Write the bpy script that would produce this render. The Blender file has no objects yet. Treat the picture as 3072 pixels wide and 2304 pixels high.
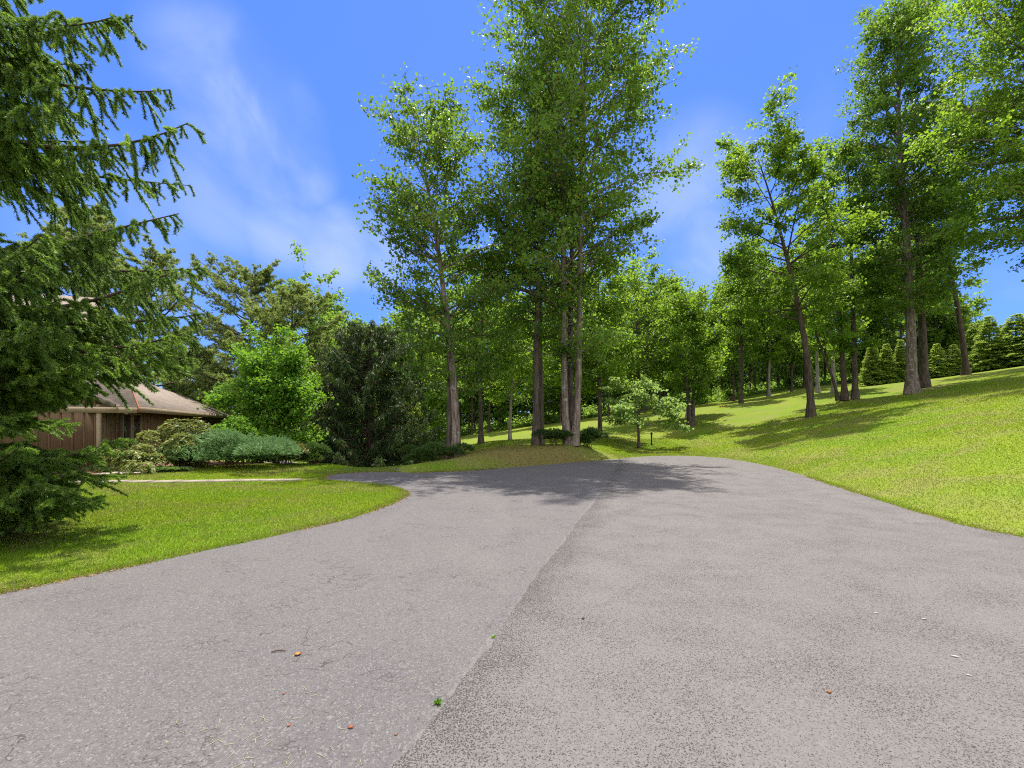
import bpy, bmesh, math, random
import numpy as np
from mathutils import Vector, Matrix

scene = bpy.context.scene
COL = scene.collection
F, HV, EYE = 430.0, 428.0, 1.6        # focal length in px of a 1024 px wide frame, horizon row, eye height
RNG = np.random.default_rng

# ------------------------------------------------------------------ helpers
def W(u, v, d):
    """world point seen at pixel (u, v) of the 1024x768 frame, d metres ahead"""
    return np.array([(u - 512) / F * d, d, EYE - (v - HV) / F * d])

def G0(u, v):
    """point of the level drive (z=0) at that pixel"""
    d = EYE * F / (v - HV)
    return np.array([(u - 512) / F * d, d])

def link(o, parent=None):
    COL.objects.link(o)
    if parent is not None:
        o.parent = parent
    return o

def mk(name, V, faces, mat, parent=None, smooth=False):
    """mesh object from numpy vertices and a list of (n,k) face index arrays"""
    if not isinstance(faces, (list, tuple)):
        faces = [faces]
    me = bpy.data.meshes.new(name)
    V = np.ascontiguousarray(V, dtype=np.float32)
    me.vertices.add(len(V))
    me.vertices.foreach_set("co", V.ravel())
    faces = [np.asarray(f, dtype=np.int32) for f in faces if len(f)]
    nl = sum(f.size for f in faces); nf = sum(len(f) for f in faces)
    me.loops.add(nl); me.polygons.add(nf)
    me.loops.foreach_set("vertex_index", np.concatenate([f.ravel() for f in faces]))
    tot = np.concatenate([np.full(len(f), f.shape[1], np.int32) for f in faces])
    start = np.concatenate([[0], np.cumsum(tot)[:-1]]).astype(np.int32)
    me.polygons.foreach_set("loop_start", start)
    me.polygons.foreach_set("loop_total", tot)
    me.update(calc_edges=True)
    if smooth:
        me.polygons.foreach_set("use_smooth", np.ones(nf, bool))
    me.materials.append(mat)
    o = bpy.data.objects.new(name, me)
    return link(o, parent)

class MB:
    """collects pieces into one mesh"""
    def __init__(s): s.V = []; s.F = {}; s.n = 0
    def add(s, V, F):
        V = np.asarray(V, float); s.V.append(V)
        for f in (F if isinstance(F, (list, tuple)) else [F]):
            f = np.asarray(f)
            if len(f): s.F.setdefault(f.shape[1], []).append(f + s.n)
        s.n += len(V)
    def box(s, c, size, rz=0.0):
        c = np.array(c, float); h = np.array(size, float) / 2
        P = np.array([[x, y, z] for x in (-1, 1) for y in (-1, 1) for z in (-1, 1)], float) * h
        ca, sa = math.cos(rz), math.sin(rz)
        P = np.stack([P[:, 0] * ca - P[:, 1] * sa, P[:, 0] * sa + P[:, 1] * ca, P[:, 2]], 1) + c
        s.add(P, np.array([[0, 1, 3, 2], [4, 6, 7, 5], [0, 4, 5, 1], [2, 3, 7, 6], [0, 2, 6, 4], [1, 5, 7, 3]]))
    def prism(s, poly, d):
        """closed solid: 3-D polygon swept by vector d"""
        p = np.asarray(poly, float); n = len(p); d = np.asarray(d, float)
        V = np.concatenate([p, p + d])
        s.add(V, [np.arange(n)[None, ::-1], (np.arange(n) + n)[None], np.array([[i, (i + 1) % n, (i + 1) % n + n, i + n] for i in range(n)])])
    def build(s, name, mat, parent=None, smooth=False):
        return mk(name, np.concatenate(s.V), [np.concatenate(f) for f in s.F.values()], mat, parent, smooth)

def add_attr(o, name, vals):
    at_ = o.data.attributes.new(name, "FLOAT", "POINT"); at_.data.foreach_set("value", np.ascontiguousarray(vals, np.float32))
    return o

def tag(o, label=None, cat=None, group=None, kind=None):
    if label: o["label"] = label
    if cat: o["category"] = cat
    if group: o["group"] = group
    if kind: o["kind"] = kind
    return o

def empty(name, loc, label=None, cat=None, group=None, rz=0):
    o = bpy.data.objects.new(name, None)
    o.empty_display_size = 0.2
    o.location = loc; o.rotation_euler = (0, 0, rz)
    link(o)
    return tag(o, label, cat, group)

def copy_tree(o, parent=None):
    c = o.copy(); COL.objects.link(c)
    c.parent = parent
    for ch in list(o.children):
        copy_tree(ch, c)
    return c

def norm(a):
    return a / np.maximum(np.linalg.norm(a, axis=-1, keepdims=True), 1e-9)

def tubes(P, R, sides=6, cap=False):
    """P (n,k,3) polylines, R (n,k) radii -> verts, quads"""
    P = np.asarray(P, float); R = np.asarray(R, float)
    n, k, _ = P.shape
    T = norm(np.gradient(P, axis=1))
    ref = np.where(np.abs(T[:, :1, 2:3]) > 0.8, np.array([1.0, 0.13, 0]), np.array([0.03, 0.05, 1.0]))
    ref = np.broadcast_to(ref, T.shape)
    A = norm(np.cross(T, ref)); B = np.cross(T, A)
    th = np.arange(sides) / sides * 2 * math.pi
    V = P[:, :, None, :] + R[:, :, None, None] * (np.cos(th)[None, None, :, None] * A[:, :, None, :] + np.sin(th)[None, None, :, None] * B[:, :, None, :])
    idx = np.arange(n * k * sides).reshape(n, k, sides)
    a = idx[:, :-1, :]; b = np.roll(idx, -1, 2)[:, :-1, :]; c = np.roll(idx, -1, 2)[:, 1:, :]; d = idx[:, 1:, :]
    return V.reshape(-1, 3), np.stack([a, b, c, d], -1).reshape(-1, 4)

def leaf_quads(rng, C, size, wid=0.75, droop=0.3, axis=None, up=0.5, fold=0.15, spread=1.0):
    """kite shaped leaves centred at C"""
    n = len(C)
    a = rng.normal(size=(n, 3)) * spread
    a[:, 2] -= droop
    if axis is not None: a = a + axis
    a = norm(a)
    nn = rng.normal(size=(n, 3)); nn[:, 2] = np.abs(nn[:, 2]) + up
    b = norm(np.cross(nn, a)); nn = np.cross(a, b)
    s = (size * rng.uniform(0.45, 1.5, n))[:, None] if np.isscalar(size) else size[:, None]
    w = s * wid * 0.5
    V = np.stack([C - a * s * 0.5, C + b * w - a * s * 0.08 + nn * s * fold, C + a * s * 0.5, C - b * w - a * s * 0.08 + nn * s * fold], 1)
    return V.reshape(-1, 3), np.arange(n * 4).reshape(n, 4)

def spikes(rng, C, D, length, width):
    """thin triangles (needles, blades) from C along D"""
    n = len(C)
    D = norm(D)
    side = norm(np.cross(D, rng.normal(size=(n, 3))))
    L = np.broadcast_to(np.asarray(length, float), (n,))[:, None]; w = np.broadcast_to(np.asarray(width, float), (n,))[:, None]
    V = np.stack([C - side * w * 0.5, C + side * w * 0.5, C + D * L], 1)
    return V.reshape(-1, 3), np.arange(n * 3).reshape(n, 3)

# ------------------------------------------------------------------ materials
def new_mat(name):
    m = bpy.data.materials.new(name); m.use_nodes = True
    nt = m.node_tree; nt.nodes.clear()
    out = nt.nodes.new("ShaderNodeOutputMaterial")
    return m, nt, out

class N:
    """tiny node-graph helper"""
    def __init__(s, nt): s.nt = nt
    def node(s, t, **k):
        n = s.nt.nodes.new(t)
        for a, b in k.items(): setattr(n, a, b)
        return n
    def set(s, sock, v):
        if isinstance(v, bpy.types.NodeSocket): s.nt.links.new(v, sock)
        else: sock.default_value = v
    def noise(s, vec, scale, detail=4, rough=0.55, dist=0.0):
        n = s.node("ShaderNodeTexNoise"); s.set(n.inputs["Vector"], vec)
        n.inputs["Scale"].default_value = scale; n.inputs["Detail"].default_value = detail
        n.inputs["Roughness"].default_value = rough; n.inputs["Distortion"].default_value = dist
        return n.outputs["Fac"]
    def vor(s, vec, scale, feature="F1", rand=1.0):
        n = s.node("ShaderNodeTexVoronoi", feature=feature); s.set(n.inputs["Vector"], vec)
        n.inputs["Scale"].default_value = scale; n.inputs["Randomness"].default_value = rand
        return n
    def math(s, op, a, b=0.0, c=0.0, clamp=False):
        n = s.node("ShaderNodeMath", operation=op, use_clamp=clamp)
        s.set(n.inputs[0], a); s.set(n.inputs[1], b); s.set(n.inputs[2], c)
        return n.outputs[0]
    def ramp(s, fac, lo, hi, a=0.0, b=1.0):
        n = s.node("ShaderNodeMapRange", interpolation_type="SMOOTHSTEP"); s.set(n.inputs[0], fac)
        for i, v in enumerate((lo, hi, a, b)): s.set(n.inputs[i + 1], v)
        return n.outputs[0]
    def mix(s, fac, a, b, mode="MIX"):
        n = s.node("ShaderNodeMix", data_type="RGBA", blend_type=mode); s.set(n.inputs[0], fac)
        for i, v in ((6, a), (7, b)):
            s.set(n.inputs[i], (*v, 1) if isinstance(v, tuple) and len(v) == 3 else v)
        return n.outputs[2]
    def map(s, vec, scale=(1, 1, 1), rot=(0, 0, 0), loc=(0, 0, 0)):
        n = s.node("ShaderNodeMapping"); s.set(n.inputs[0], vec)
        n.inputs["Scale"].default_value = scale; n.inputs["Rotation"].default_value = rot; n.inputs["Location"].default_value = loc
        return n.outputs[0]
    def pos(s): return s.node("ShaderNodeNewGeometry").outputs["Position"]
    def obj(s): return s.node("ShaderNodeTexCoord").outputs["Object"]
    def bump(s, h, strength=0.5, dist=0.02):
        n = s.node("ShaderNodeBump"); s.set(n.inputs["Height"], h)
        n.inputs["Strength"].default_value = strength; n.inputs["Distance"].default_value = dist
        return n.outputs[0]

def principled(g, out, col, rough=0.8, normal=None, spec=0.3):
    p = g.node("ShaderNodeBsdfPrincipled")
    g.set(p.inputs["Base Color"], (*col, 1) if isinstance(col, tuple) and len(col) == 3 else col)
    g.set(p.inputs["Roughness"], rough); p.inputs["Specular IOR Level"].default_value = spec
    if normal is not None: g.set(p.inputs["Normal"], normal)
    if out is not None: g.nt.links.new(p.outputs[0], out.inputs[0])
    return p

def leaf_mat(name, dark, light, trans, tfac=0.45, rough=0.5, spec=0.2, warm=None, wt=0.955):
    """leaf: per-leaf tone, glossy upper face, light shining through"""
    m, nt, out = new_mat(name); g = N(nt)
    geo = g.node("ShaderNodeNewGeometry"); rnd = geo.outputs["Random Per Island"]
    oi = g.node("ShaderNodeObjectInfo").outputs["Random"]
    n = g.noise(geo.outputs["Position"], 0.45, 2)
    n = g.ramp(n, 0.3, 0.7)
    f = g.math("ADD", g.math("MULTIPLY", rnd, 0.5), g.math("MULTIPLY", g.math("ADD", n, g.math("MULTIPLY", g.math("SUBTRACT", oi, 0.35), 0.7)), 0.5), clamp=True)
    col = g.mix(f, dark, light)
    if warm:
        col = g.mix(g.ramp(rnd, wt, wt + 0.015), col, warm)
    p = principled(g, None, col, rough, spec=spec)
    tr = g.node("ShaderNodeBsdfTranslucent")
    g.set(tr.inputs[0], g.mix(f, tuple(c * 0.7 for c in trans), trans))
    mx = g.node("ShaderNodeMixShader"); mx.inputs[0].default_value = tfac
    nt.links.new(p.outputs[0], mx.inputs[1]); nt.links.new(tr.outputs[0], mx.inputs[2]); nt.links.new(mx.outputs[0], out.inputs[0])
    return m

def bark_mat(name, dark, light, scale=9.0, lichen=None):
    m, nt, out = new_mat(name); g = N(nt)
    v = g.map(g.obj(), (1, 1, 0.16))
    n = g.noise(v, scale, 6, 0.65, 0.4)
    col = g.mix(g.ramp(n, 0.36, 0.64), dark, light)
    if lichen:
        col = g.mix(g.ramp(g.noise(g.obj(), 5.0, 5, 0.7), 0.55, 0.66), col, lichen)
    col = g.mix(g.math("MULTIPLY", g.noise(g.obj(), 0.9, 3), 0.5), col, tuple(c * 0.6 for c in dark))
    principled(g, out, col, 0.9, g.bump(n, 0.9, 0.04), 0.15)
    return m

M = {}
M["poplar_leaf"] = leaf_mat("poplar_leaf", (0.026, 0.064, 0.014), (0.108, 0.190, 0.028), (0.31, 0.52, 0.045), 0.38, warm=(0.22, 0.16, 0.02))
M["maple_leaf"] = leaf_mat("maple_leaf", (0.030, 0.074, 0.013), (0.120, 0.212, 0.026), (0.38, 0.60, 0.04), 0.43)
M["wood_leaf"] = leaf_mat("wood_leaf", (0.027, 0.068, 0.018), (0.118, 0.200, 0.036), (0.37, 0.58, 0.055), 0.42)
M["bright_leaf"] = leaf_mat("bright_leaf", (0.045, 0.130, 0.015), (0.105, 0.240, 0.024), (0.28, 0.50, 0.03), 0.4)
M["dogwood_leaf"] = leaf_mat("dogwood_leaf", (0.08, 0.17, 0.035), (0.17, 0.28, 0.08), (0.40, 0.55, 0.12), 0.45)
M["rhodo_leaf"] = leaf_mat("rhodo_leaf", (0.05, 0.085, 0.02), (0.20, 0.24, 0.075), (0.34, 0.38, 0.06), 0.3, rough=0.45, spec=0.25, warm=(0.30, 0.16, 0.05))
M["juniper"] = leaf_mat("juniper_needle", (0.085, 0.160, 0.048), (0.18, 0.30, 0.095), (0.2, 0.36, 0.15), 0.25, rough=0.6)
M["yew"] = leaf_mat("yew_needle", (0.022, 0.055, 0.016), (0.060, 0.110, 0.026), (0.12, 0.2, 0.03), 0.25, rough=0.5)
M["barberry"] = leaf_mat("barberry_leaf", (0.05, 0.075, 0.02), (0.13, 0.15, 0.04), (0.25, 0.22, 0.04), 0.3, warm=(0.22, 0.09, 0.04))
M["spruce"] = leaf_mat("spruce_needle", (0.022, 0.050, 0.012), (0.105, 0.185, 0.032), (0.22, 0.38, 0.04), 0.34, rough=0.45, spec=0.4)
M["spruce_new"] = leaf_mat("spruce_new_needle", (0.095, 0.19, 0.03), (0.21, 0.33, 0.06), (0.36, 0.55, 0.06), 0.38, rough=0.45, spec=0.4)
M["dark_spruce"] = leaf_mat("dark_spruce_needle", (0.018, 0.038, 0.014), (0.056, 0.096, 0.028), (0.13, 0.21, 0.04), 0.26, rough=0.55, warm=(0.105, 0.062, 0.04), wt=0.91)
M["pine"] = leaf_mat("pine_needle", (0.105, 0.165, 0.055), (0.23, 0.29, 0.095), (0.42, 0.52, 0.12), 0.42, rough=0.5)
M["green_spruce"] = leaf_mat("green_spruce_needle", (0.10, 0.18, 0.04), (0.24, 0.34, 0.08), (0.52, 0.68, 0.10), 0.52, rough=0.5)
M["ground_leaf"] = leaf_mat("ground_leaf", (0.04, 0.10, 0.03), (0.10, 0.18, 0.05), (0.2, 0.32, 0.05), 0.35)
M["bark_grey"] = bark_mat("bark_grey", (0.085, 0.066, 0.052), (0.26, 0.215, 0.18), 9, (0.34, 0.32, 0.28))
M["bark_brown"] = bark_mat("bark_brown", (0.045, 0.036, 0.029), (0.135, 0.110, 0.090), 11)
M["bark_pale"] = bark_mat("bark_pale", (0.18, 0.16, 0.13), (0.36, 0.33, 0.29), 8)
M["bark_dark"] = bark_mat("bark_dark", (0.045, 0.034, 0.026), (0.12, 0.09, 0.07), 10)
M["twig"] = bark_mat("twig", (0.09, 0.05, 0.03), (0.20, 0.12, 0.07), 30)

def patch_nodes(g):
    """shared lawn tone fields: dry patches and lush patches, by place"""
    p = g.pos()
    dry = g.ramp(g.noise(p, 0.55, 5, 0.62, 0.3), 0.43, 0.64)
    rd = g.node("ShaderNodeAttribute", attribute_name="road_distance").outputs["Fac"]
    strip = g.math("MULTIPLY", g.ramp(rd, 2.6, 0.2), g.ramp(g.noise(g.map(p, loc=(7, 3, 0)), 1.1, 5, 0.65), 0.36, 0.6))
    dry = g.math("MAXIMUM", dry, g.math("MULTIPLY", strip, 0.8))
    lush = g.ramp(g.noise(g.map(p, loc=(31, 17, 0)), 0.28, 4, 0.6), 0.42, 0.62)
    fine = g.noise(p, 9.0, 4, 0.7)
    return p, dry, lush, fine

def lawn_mat():
    m, nt, out = new_mat("lawn"); g = N(nt)
    p, dry, lush, fine = patch_nodes(g)
    col = g.mix(lush, (0.140, 0.178, 0.014), (0.100, 0.168, 0.011))
    col = g.mix(g.math("MULTIPLY", dry, 0.65), col, (0.165, 0.145, 0.058))
    col = g.mix(g.ramp(fine, 0.35, 0.7, 0.0, 0.3), col, (0.060, 0.105, 0.010))
    vf = g.noise(p, 60.0, 3, 0.7)
    col = g.mix(g.ramp(vf, 0.4, 0.65, 0.0, 0.45), col, (0.19, 0.24, 0.045))
    # worn thatch on the mound in front of the big trees
    ge = g.node("ShaderNodeVectorMath", operation="DISTANCE")
    g.set(ge.inputs[0], g.map(p, (0.165, 0.42, 0.0), loc=(-0.165 * 0.9, -0.42 * 19.6, 0)))
    ge.inputs[1].default_value = (0, 0, 0)
    md = g.math("ADD", ge.outputs["Value"], g.math("MULTIPLY", g.noise(p, 1.2, 4, 0.6), 0.5))
    wear = g.ramp(md, 0.85, 1.45, 0.8, 0.0)
    col = g.mix(wear, col, g.mix(fine, (0.11, 0.082, 0.034), (0.20, 0.15, 0.065)))
    principled(g, out, col, 0.9, g.bump(g.math("ADD", fine, g.math("MULTIPLY", vf, 0.5)), 0.4, 0.04), 0.05)
    return m

def blade_mat():
    m, nt, out = new_mat("grass_blade"); g = N(nt)
    p, dry, lush, fine = patch_nodes(g)
    rnd = g.node("ShaderNodeNewGeometry").outputs["Random Per Island"]
    col = g.mix(lush, (0.232, 0.315, 0.022), (0.158, 0.295, 0.018))
    col = g.mix(g.ramp(rnd, 0.2, 0.95, 0, 0.5), col, (0.135, 0.215, 0.014))
    clump = g.ramp(g.noise(g.map(p, loc=(3, 9, 0)), 3.2, 4, 0.65), 0.35, 0.65)
    col = g.mix(g.math("MULTIPLY", clump, 0.42), col, (0.080, 0.150, 0.012))
    isdry = g.math("GREATER_THAN", g.math("ADD", g.math("MULTIPLY", dry, 0.75), 0.05), rnd)
    col = g.mix(g.math("MULTIPLY", isdry, 0.85), col, (0.235, 0.195, 0.095))
    ge = g.node("ShaderNodeVectorMath", operation="DISTANCE")
    g.set(ge.inputs[0], g.map(p, (0.165, 0.42, 0.0), loc=(-0.165 * 0.9, -0.42 * 19.6, 0)))
    ge.inputs[1].default_value = (0, 0, 0)
    wear = g.ramp(ge.outputs["Value"], 1.05, 1.6, 0.75, 0.0)
    col = g.mix(g.math("MULTIPLY", wear, g.ramp(rnd, 0.0, 0.3)), col, (0.20, 0.155, 0.06))
    p1 = principled(g, None, col, 0.6, spec=0.12)
    tr = g.node("ShaderNodeBsdfTranslucent"); g.set(tr.inputs[0], g.mix(0.5, col, (0.36, 0.48, 0.02)))
    mx = g.node("ShaderNodeMixShader"); mx.inputs[0].default_value = 0.5
    nt.links.new(p1.outputs[0], mx.inputs[1]); nt.links.new(tr.outputs[0], mx.inputs[2]); nt.links.new(mx.outputs[0], out.inputs[0])
    return m
M["lawn"] = lawn_mat(); M["blade"] = blade_mat()

def asphalt_smooth():
    m, nt, out = new_mat("asphalt_old"); g = N(nt)
    p = g.pos()
    grit = g.noise(p, 170, 3, 0.75)
    spk = g.vor(p, 95).outputs["Distance"]
    big = g.noise(p, 0.5, 5, 0.6, 0.3)
    streak = g.noise(g.map(p, (0.9, 0.14, 1), (0, 0, 0.75)), 1.1, 5, 0.6)
    col = g.mix(big, (0.098, 0.092, 0.094), (0.125, 0.117, 0.117))
    col = g.mix(g.ramp(streak, 0.5, 0.72, 0, 0.5), col, (0.150, 0.137, 0.132))
    col = g.mix(g.ramp(g.noise(g.map(p, loc=(5, 3, 0)), 0.8, 4), 0.5, 0.68, 0, 0.45), col, (0.086, 0.081, 0.089))
    col = g.mix(g.ramp(grit, 0.36, 0.54, 0.85, 0), col, (0.055, 0.050, 0.050))
    col = g.mix(g.ramp(grit, 0.6, 0.75, 0, 0.5), col, (0.22, 0.205, 0.20))
    mid = g.noise(p, 24, 4, 0.7)
    col = g.mix(g.ramp(mid, 0.35, 0.6, 0.4, 0), col, (0.070, 0.063, 0.064))
    stone = g.node("ShaderNodeSeparateColor"); g.set(stone.inputs[0], g.vor(p, 110).outputs["Color"])
    col = g.mix(g.ramp(stone.outputs[0], 0.8, 0.95, 0, 0.5), col, (0.20, 0.185, 0.175))
    col = g.mix(g.ramp(stone.outputs[1], 0.86, 0.97, 0, 0.7), col, (0.045, 0.041, 0.041))
    sxl = g.node("ShaderNodeSeparateXYZ"); g.set(sxl.inputs[0], p)
    dl = g.math("SUBTRACT", g.math("ADD", g.math("MULTIPLY", sxl.outputs[1], 0.315), -1.18), sxl.outputs[0])
    col = g.mix(g.math("MULTIPLY", g.ramp(dl, 0.045, 0.01), g.ramp(g.noise(p, 5, 4, 0.7), 0.4, 0.6, 0.0, 0.28)), col, (0.19, 0.175, 0.165))
    # hairline cracks: warped cell edges, only where the surface has failed
    wn = g.node("ShaderNodeTexNoise"); g.set(wn.inputs["Vector"], p); wn.inputs["Scale"].default_value = 3.5; wn.inputs["Detail"].default_value = 5
    wv = g.node("ShaderNodeMix", data_type="VECTOR"); wv.inputs[0].default_value = 0.34
    g.set(wv.inputs[4], p); g.set(wv.inputs[5], wn.outputs["Color"])
    e1 = g.vor(wv.outputs[1], 4.3, "DISTANCE_TO_EDGE").outputs["Distance"]
    e2 = g.vor(wv.outputs[1], 13.0, "DISTANCE_TO_EDGE").outputs["Distance"]
    mask1 = g.ramp(g.noise(p, 0.8, 4, 0.6), 0.5, 0.62); mask2 = g.ramp(g.noise(g.map(p, loc=(9, 2, 0)), 1.6, 4, 0.7), 0.5, 0.62)
    c1 = g.math("MULTIPLY", g.ramp(e1, 0.004, 0.016, 1, 0), mask1)
    c2 = g.math("MULTIPLY", g.ramp(e2, 0.012, 0.045, 1, 0), mask2)
    crack = g.math("MAXIMUM", c1, g.math("MULTIPLY", c2, 0.75))
    # break the cracks up
    crack = g.math("MULTIPLY", crack, g.ramp(g.noise(p, 7, 3, 0.6), 0.36, 0.54))
    col = g.mix(g.math("MULTIPLY", crack, 0.85), col, (0.038, 0.034, 0.034))
    h = g.math("SUBTRACT", g.math("ADD", g.math("MULTIPLY", grit, 0.5), g.math("MULTIPLY", spk, 0.25)), crack)
    principled(g, out, col, 0.85, g.bump(h, 0.7, 0.006), 0.3)
    return m

SEAM_PX = [(360, 820), (398, 768), (435, 722), (486, 648), (532, 583), (579, 521), (602, 493), (614, 472), (620, 459.2)]
SEAM = np.array([G0(*q) for q in SEAM_PX])

def asphalt_coarse():
    m, nt, out = new_mat("asphalt_coarse"); g = N(nt)
    p = g.pos()
    warp = g.noise(p, 60, 2)
    vo = g.vor(p, 62)
    ed = g.vor(p, 62, "DISTANCE_TO_EDGE").outputs["Distance"]
    cell = g.node("ShaderNodeSeparateColor"); g.set(cell.inputs[0], vo.outputs["Color"])
    grit = g.noise(p, 130, 4, 0.75)
    big = g.noise(p, 0.45, 4, 0.6)
    col = g.mix(big, (0.096, 0.0885, 0.0865), (0.119, 0.1095, 0.1065))
    col = g.mix(g.math("MULTIPLY", cell.outputs[0], 0.5), col, (0.165, 0.150, 0.144))
    col = g.mix(g.ramp(grit, 0.58, 0.72, 0, 0.5), col, (0.25, 0.225, 0.215))
    # open pits between the stones, more of them close to the seam and in patches
    sx = g.node("ShaderNodeSeparateXYZ"); g.set(sx.inputs[0], p)
    seamx = g.math("ADD", g.math("MULTIPLY", sx.outputs[1], 0.315), -1.18)
    dist = g.math("SUBTRACT", sx.outputs[0], seamx)
    near = g.ramp(dist, 0.0, 0.6, 0.065, 0.0)
    pits = g.noise(p, 105, 3, 0.65, 0.5)
    thr = g.math("ADD", g.math("ADD", 0.425, near), g.math("MULTIPLY", g.math("SUBTRACT", g.noise(p, 1.6, 4, 0.6), 0.5), 0.20))
    pit = g.math("MULTIPLY", g.ramp(g.math("SUBTRACT", thr, pits), 0.0, 0.035), g.ramp(ed, 0.28, 0.1, 0.5, 1.0))
    col = g.mix(g.math("MULTIPLY", pit, 0.88), col, (0.030, 0.027, 0.026))
    # faint tyre sweep along the grass side
    col = g.mix(g.ramp(g.noise(g.map(p, (0.25, 1.6, 1), (0, 0, -0.75)), 1.0, 4, 0.55), 0.6, 0.72, 0, 0.3), col, (0.17, 0.155, 0.148))
    h = g.math("SUBTRACT", g.math("ADD", g.math("MULTIPLY", grit, 0.35), g.math("MULTIPLY", ed, 0.6)), g.math("MULTIPLY", pit, 1.2))
    principled(g, out, col, 0.85, g.bump(h, 0.8, 0.007), 0.3)
    return m
M["asphalt_old"] = asphalt_smooth(); M["asphalt_coarse"] = asphalt_coarse()

def noisy_mat(name, a, b, scale=6.0, rough=0.8, bump=0.4, bd=0.01, spec=0.2, stretch=(1, 1, 1)):
    m, nt, out = new_mat(name); g = N(nt)
    n = g.noise(g.map(g.obj(), stretch), scale, 5, 0.65)
    principled(g, out, g.mix(g.ramp(n, 0.3, 0.7), a, b), rough, g.bump(n, bump, bd), spec)
    return m
M["mulch"] = noisy_mat("mulch", (0.07, 0.035, 0.022), (0.22, 0.12, 0.08), 22, 0.95, 1.0, 0.03)
M["path_stone"] = noisy_mat("path_stone", (0.19, 0.165, 0.125), (0.30, 0.26, 0.205), 7, 0.85)
M["edge_stone"] = noisy_mat("edge_stone", (0.17, 0.13, 0.105), (0.36, 0.30, 0.25), 6, 0.85)
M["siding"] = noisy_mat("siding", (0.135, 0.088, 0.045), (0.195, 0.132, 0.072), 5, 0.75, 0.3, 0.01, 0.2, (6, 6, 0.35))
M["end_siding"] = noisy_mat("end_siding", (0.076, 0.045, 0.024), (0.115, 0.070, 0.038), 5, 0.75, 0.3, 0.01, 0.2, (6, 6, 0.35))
M["trim"] = noisy_mat("trim", (0.20, 0.155, 0.10), (0.25, 0.19, 0.125), 4, 0.6, 0.1)
M["rust_trim"] = noisy_mat("rust_trim", (0.30, 0.115, 0.05), (0.38, 0.15, 0.07), 4, 0.6, 0.1)
M["dead_leaf"] = noisy_mat("dead_leaf", (0.30, 0.11, 0.03), (0.45, 0.20, 0.06), 60, 0.7)
M["bud"] = noisy_mat("bud", (0.28, 0.08, 0.03), (0.38, 0.13, 0.05), 90, 0.6)
M["straw"] = noisy_mat("straw", (0.38, 0.34, 0.14), (0.46, 0.42, 0.24), 40, 0.8)
M["thatch"] = noisy_mat("thatch", (0.16, 0.09, 0.04), (0.34, 0.23, 0.11), 30, 0.9)
M["petal"] = noisy_mat("petal", (0.45, 0.39, 0.37), (0.58, 0.50, 0.47), 60, 0.6)
M["pebble"] = noisy_mat("pebble", (0.16, 0.075, 0.03), (0.30, 0.15, 0.06), 90, 0.7)
M["black_metal"] = noisy_mat("black_metal", (0.018, 0.020, 0.018), (0.03, 0.032, 0.028), 20, 0.5)
M["lens"] = noisy_mat("lens", (0.45, 0.42, 0.33), (0.55, 0.5, 0.4), 20, 0.4)
M["litter"] = noisy_mat("litter", (0.045, 0.028, 0.018), (0.13, 0.085, 0.05), 3, 0.95, 0.8, 0.1)

def shingle_mat():
    m, nt, out = new_mat("shingles"); g = N(nt)
    uv = g.node("ShaderNodeTexCoord").outputs["Object"]
    b = g.node("ShaderNodeTexBrick"); g.set(b.inputs["Vector"], uv)
    b.inputs["Scale"].default_value = 1.0; b.inputs["Brick Width"].default_value = 0.3; b.inputs["Row Height"].default_value = 0.14
    b.inputs["Mortar Size"].default_value = 0.008; b.offset = 0.37
    b.inputs["Color1"].default_value = (0.165, 0.132, 0.108, 1); b.inputs["Color2"].default_value = (0.235, 0.195, 0.163, 1); b.inputs["Mortar"].default_value = (0.085, 0.066, 0.056, 1)
    n = g.noise(uv, 30, 4, 0.7)
    col = g.mix(g.math("MULTIPLY", n, 0.5), b.outputs["Color"], (0.26, 0.22, 0.19))
    col = g.mix(g.ramp(g.noise(uv, 0.6, 4), 0.45, 0.7, 0, 0.4), col, (0.16, 0.13, 0.11))
    principled(g, out, col, 0.92, g.bump(b.outputs["Fac"], -0.6, 0.01), 0.15)
    return m
M["shingles"] = shingle_mat()

def glass_mat():
    m, nt, out = new_mat("window_glass"); g = N(nt)
    p = principled(g, out, (0.012, 0.014, 0.012), 0.03, spec=0.9)
    p.inputs["Metallic"].default_value = 0.0
    p.inputs["Coat Weight"].default_value = 0.8; p.inputs["Coat Roughness"].default_value = 0.02
    return m
M["glass"] = glass_mat()

# ------------------------------------------------------------------ terrain
S = 1024 / 2212.0
def px(pts): return [(a * S, b * S) for a, b in pts]
left_edge = px([(-260, 1330), (0, 1281), (200, 1240), (400, 1197), (600, 1155), (720, 1128), (800, 1105), (850, 1086), (872, 1074), (878, 1066), (866, 1057), (830, 1049), (770, 1043), (700, 1039)])
far_edge = px([(697, 1034), (704, 1028), (725, 1023), (790, 1019.5), (860, 1019.5)])
mound_edge = px([(890, 1021.5), (1000, 1018), (1100, 1010), (1200, 1002), (1300, 994), (1358, 989)])
right_edge = px([(1400, 985.5), (1480, 984.5), (1550, 988), (1620, 998), (1700, 1016), (1800, 1048), (1900, 1081), (2000, 1111), (2100, 1140), (2212, 1161), (2500, 1215), (2900, 1300)])
def smooth_line(pts, it=2):
    P = np.array([G0(*q) for q in pts])
    for _ in range(it):
        Q = np.empty((2 * len(P), 2)); Q[0] = P[0]; Q[-1] = P[-1]
        Q[1:-1:2] = 0.75 * P[:-1] + 0.25 * P[1:]; Q[2:-1:2] = 0.25 * P[:-1] + 0.75 * P[1:]
        P = Q
    return P
EDGE_L = smooth_line(left_edge + far_edge)
EDGE_M = smooth_line(mound_edge + right_edge)
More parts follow.
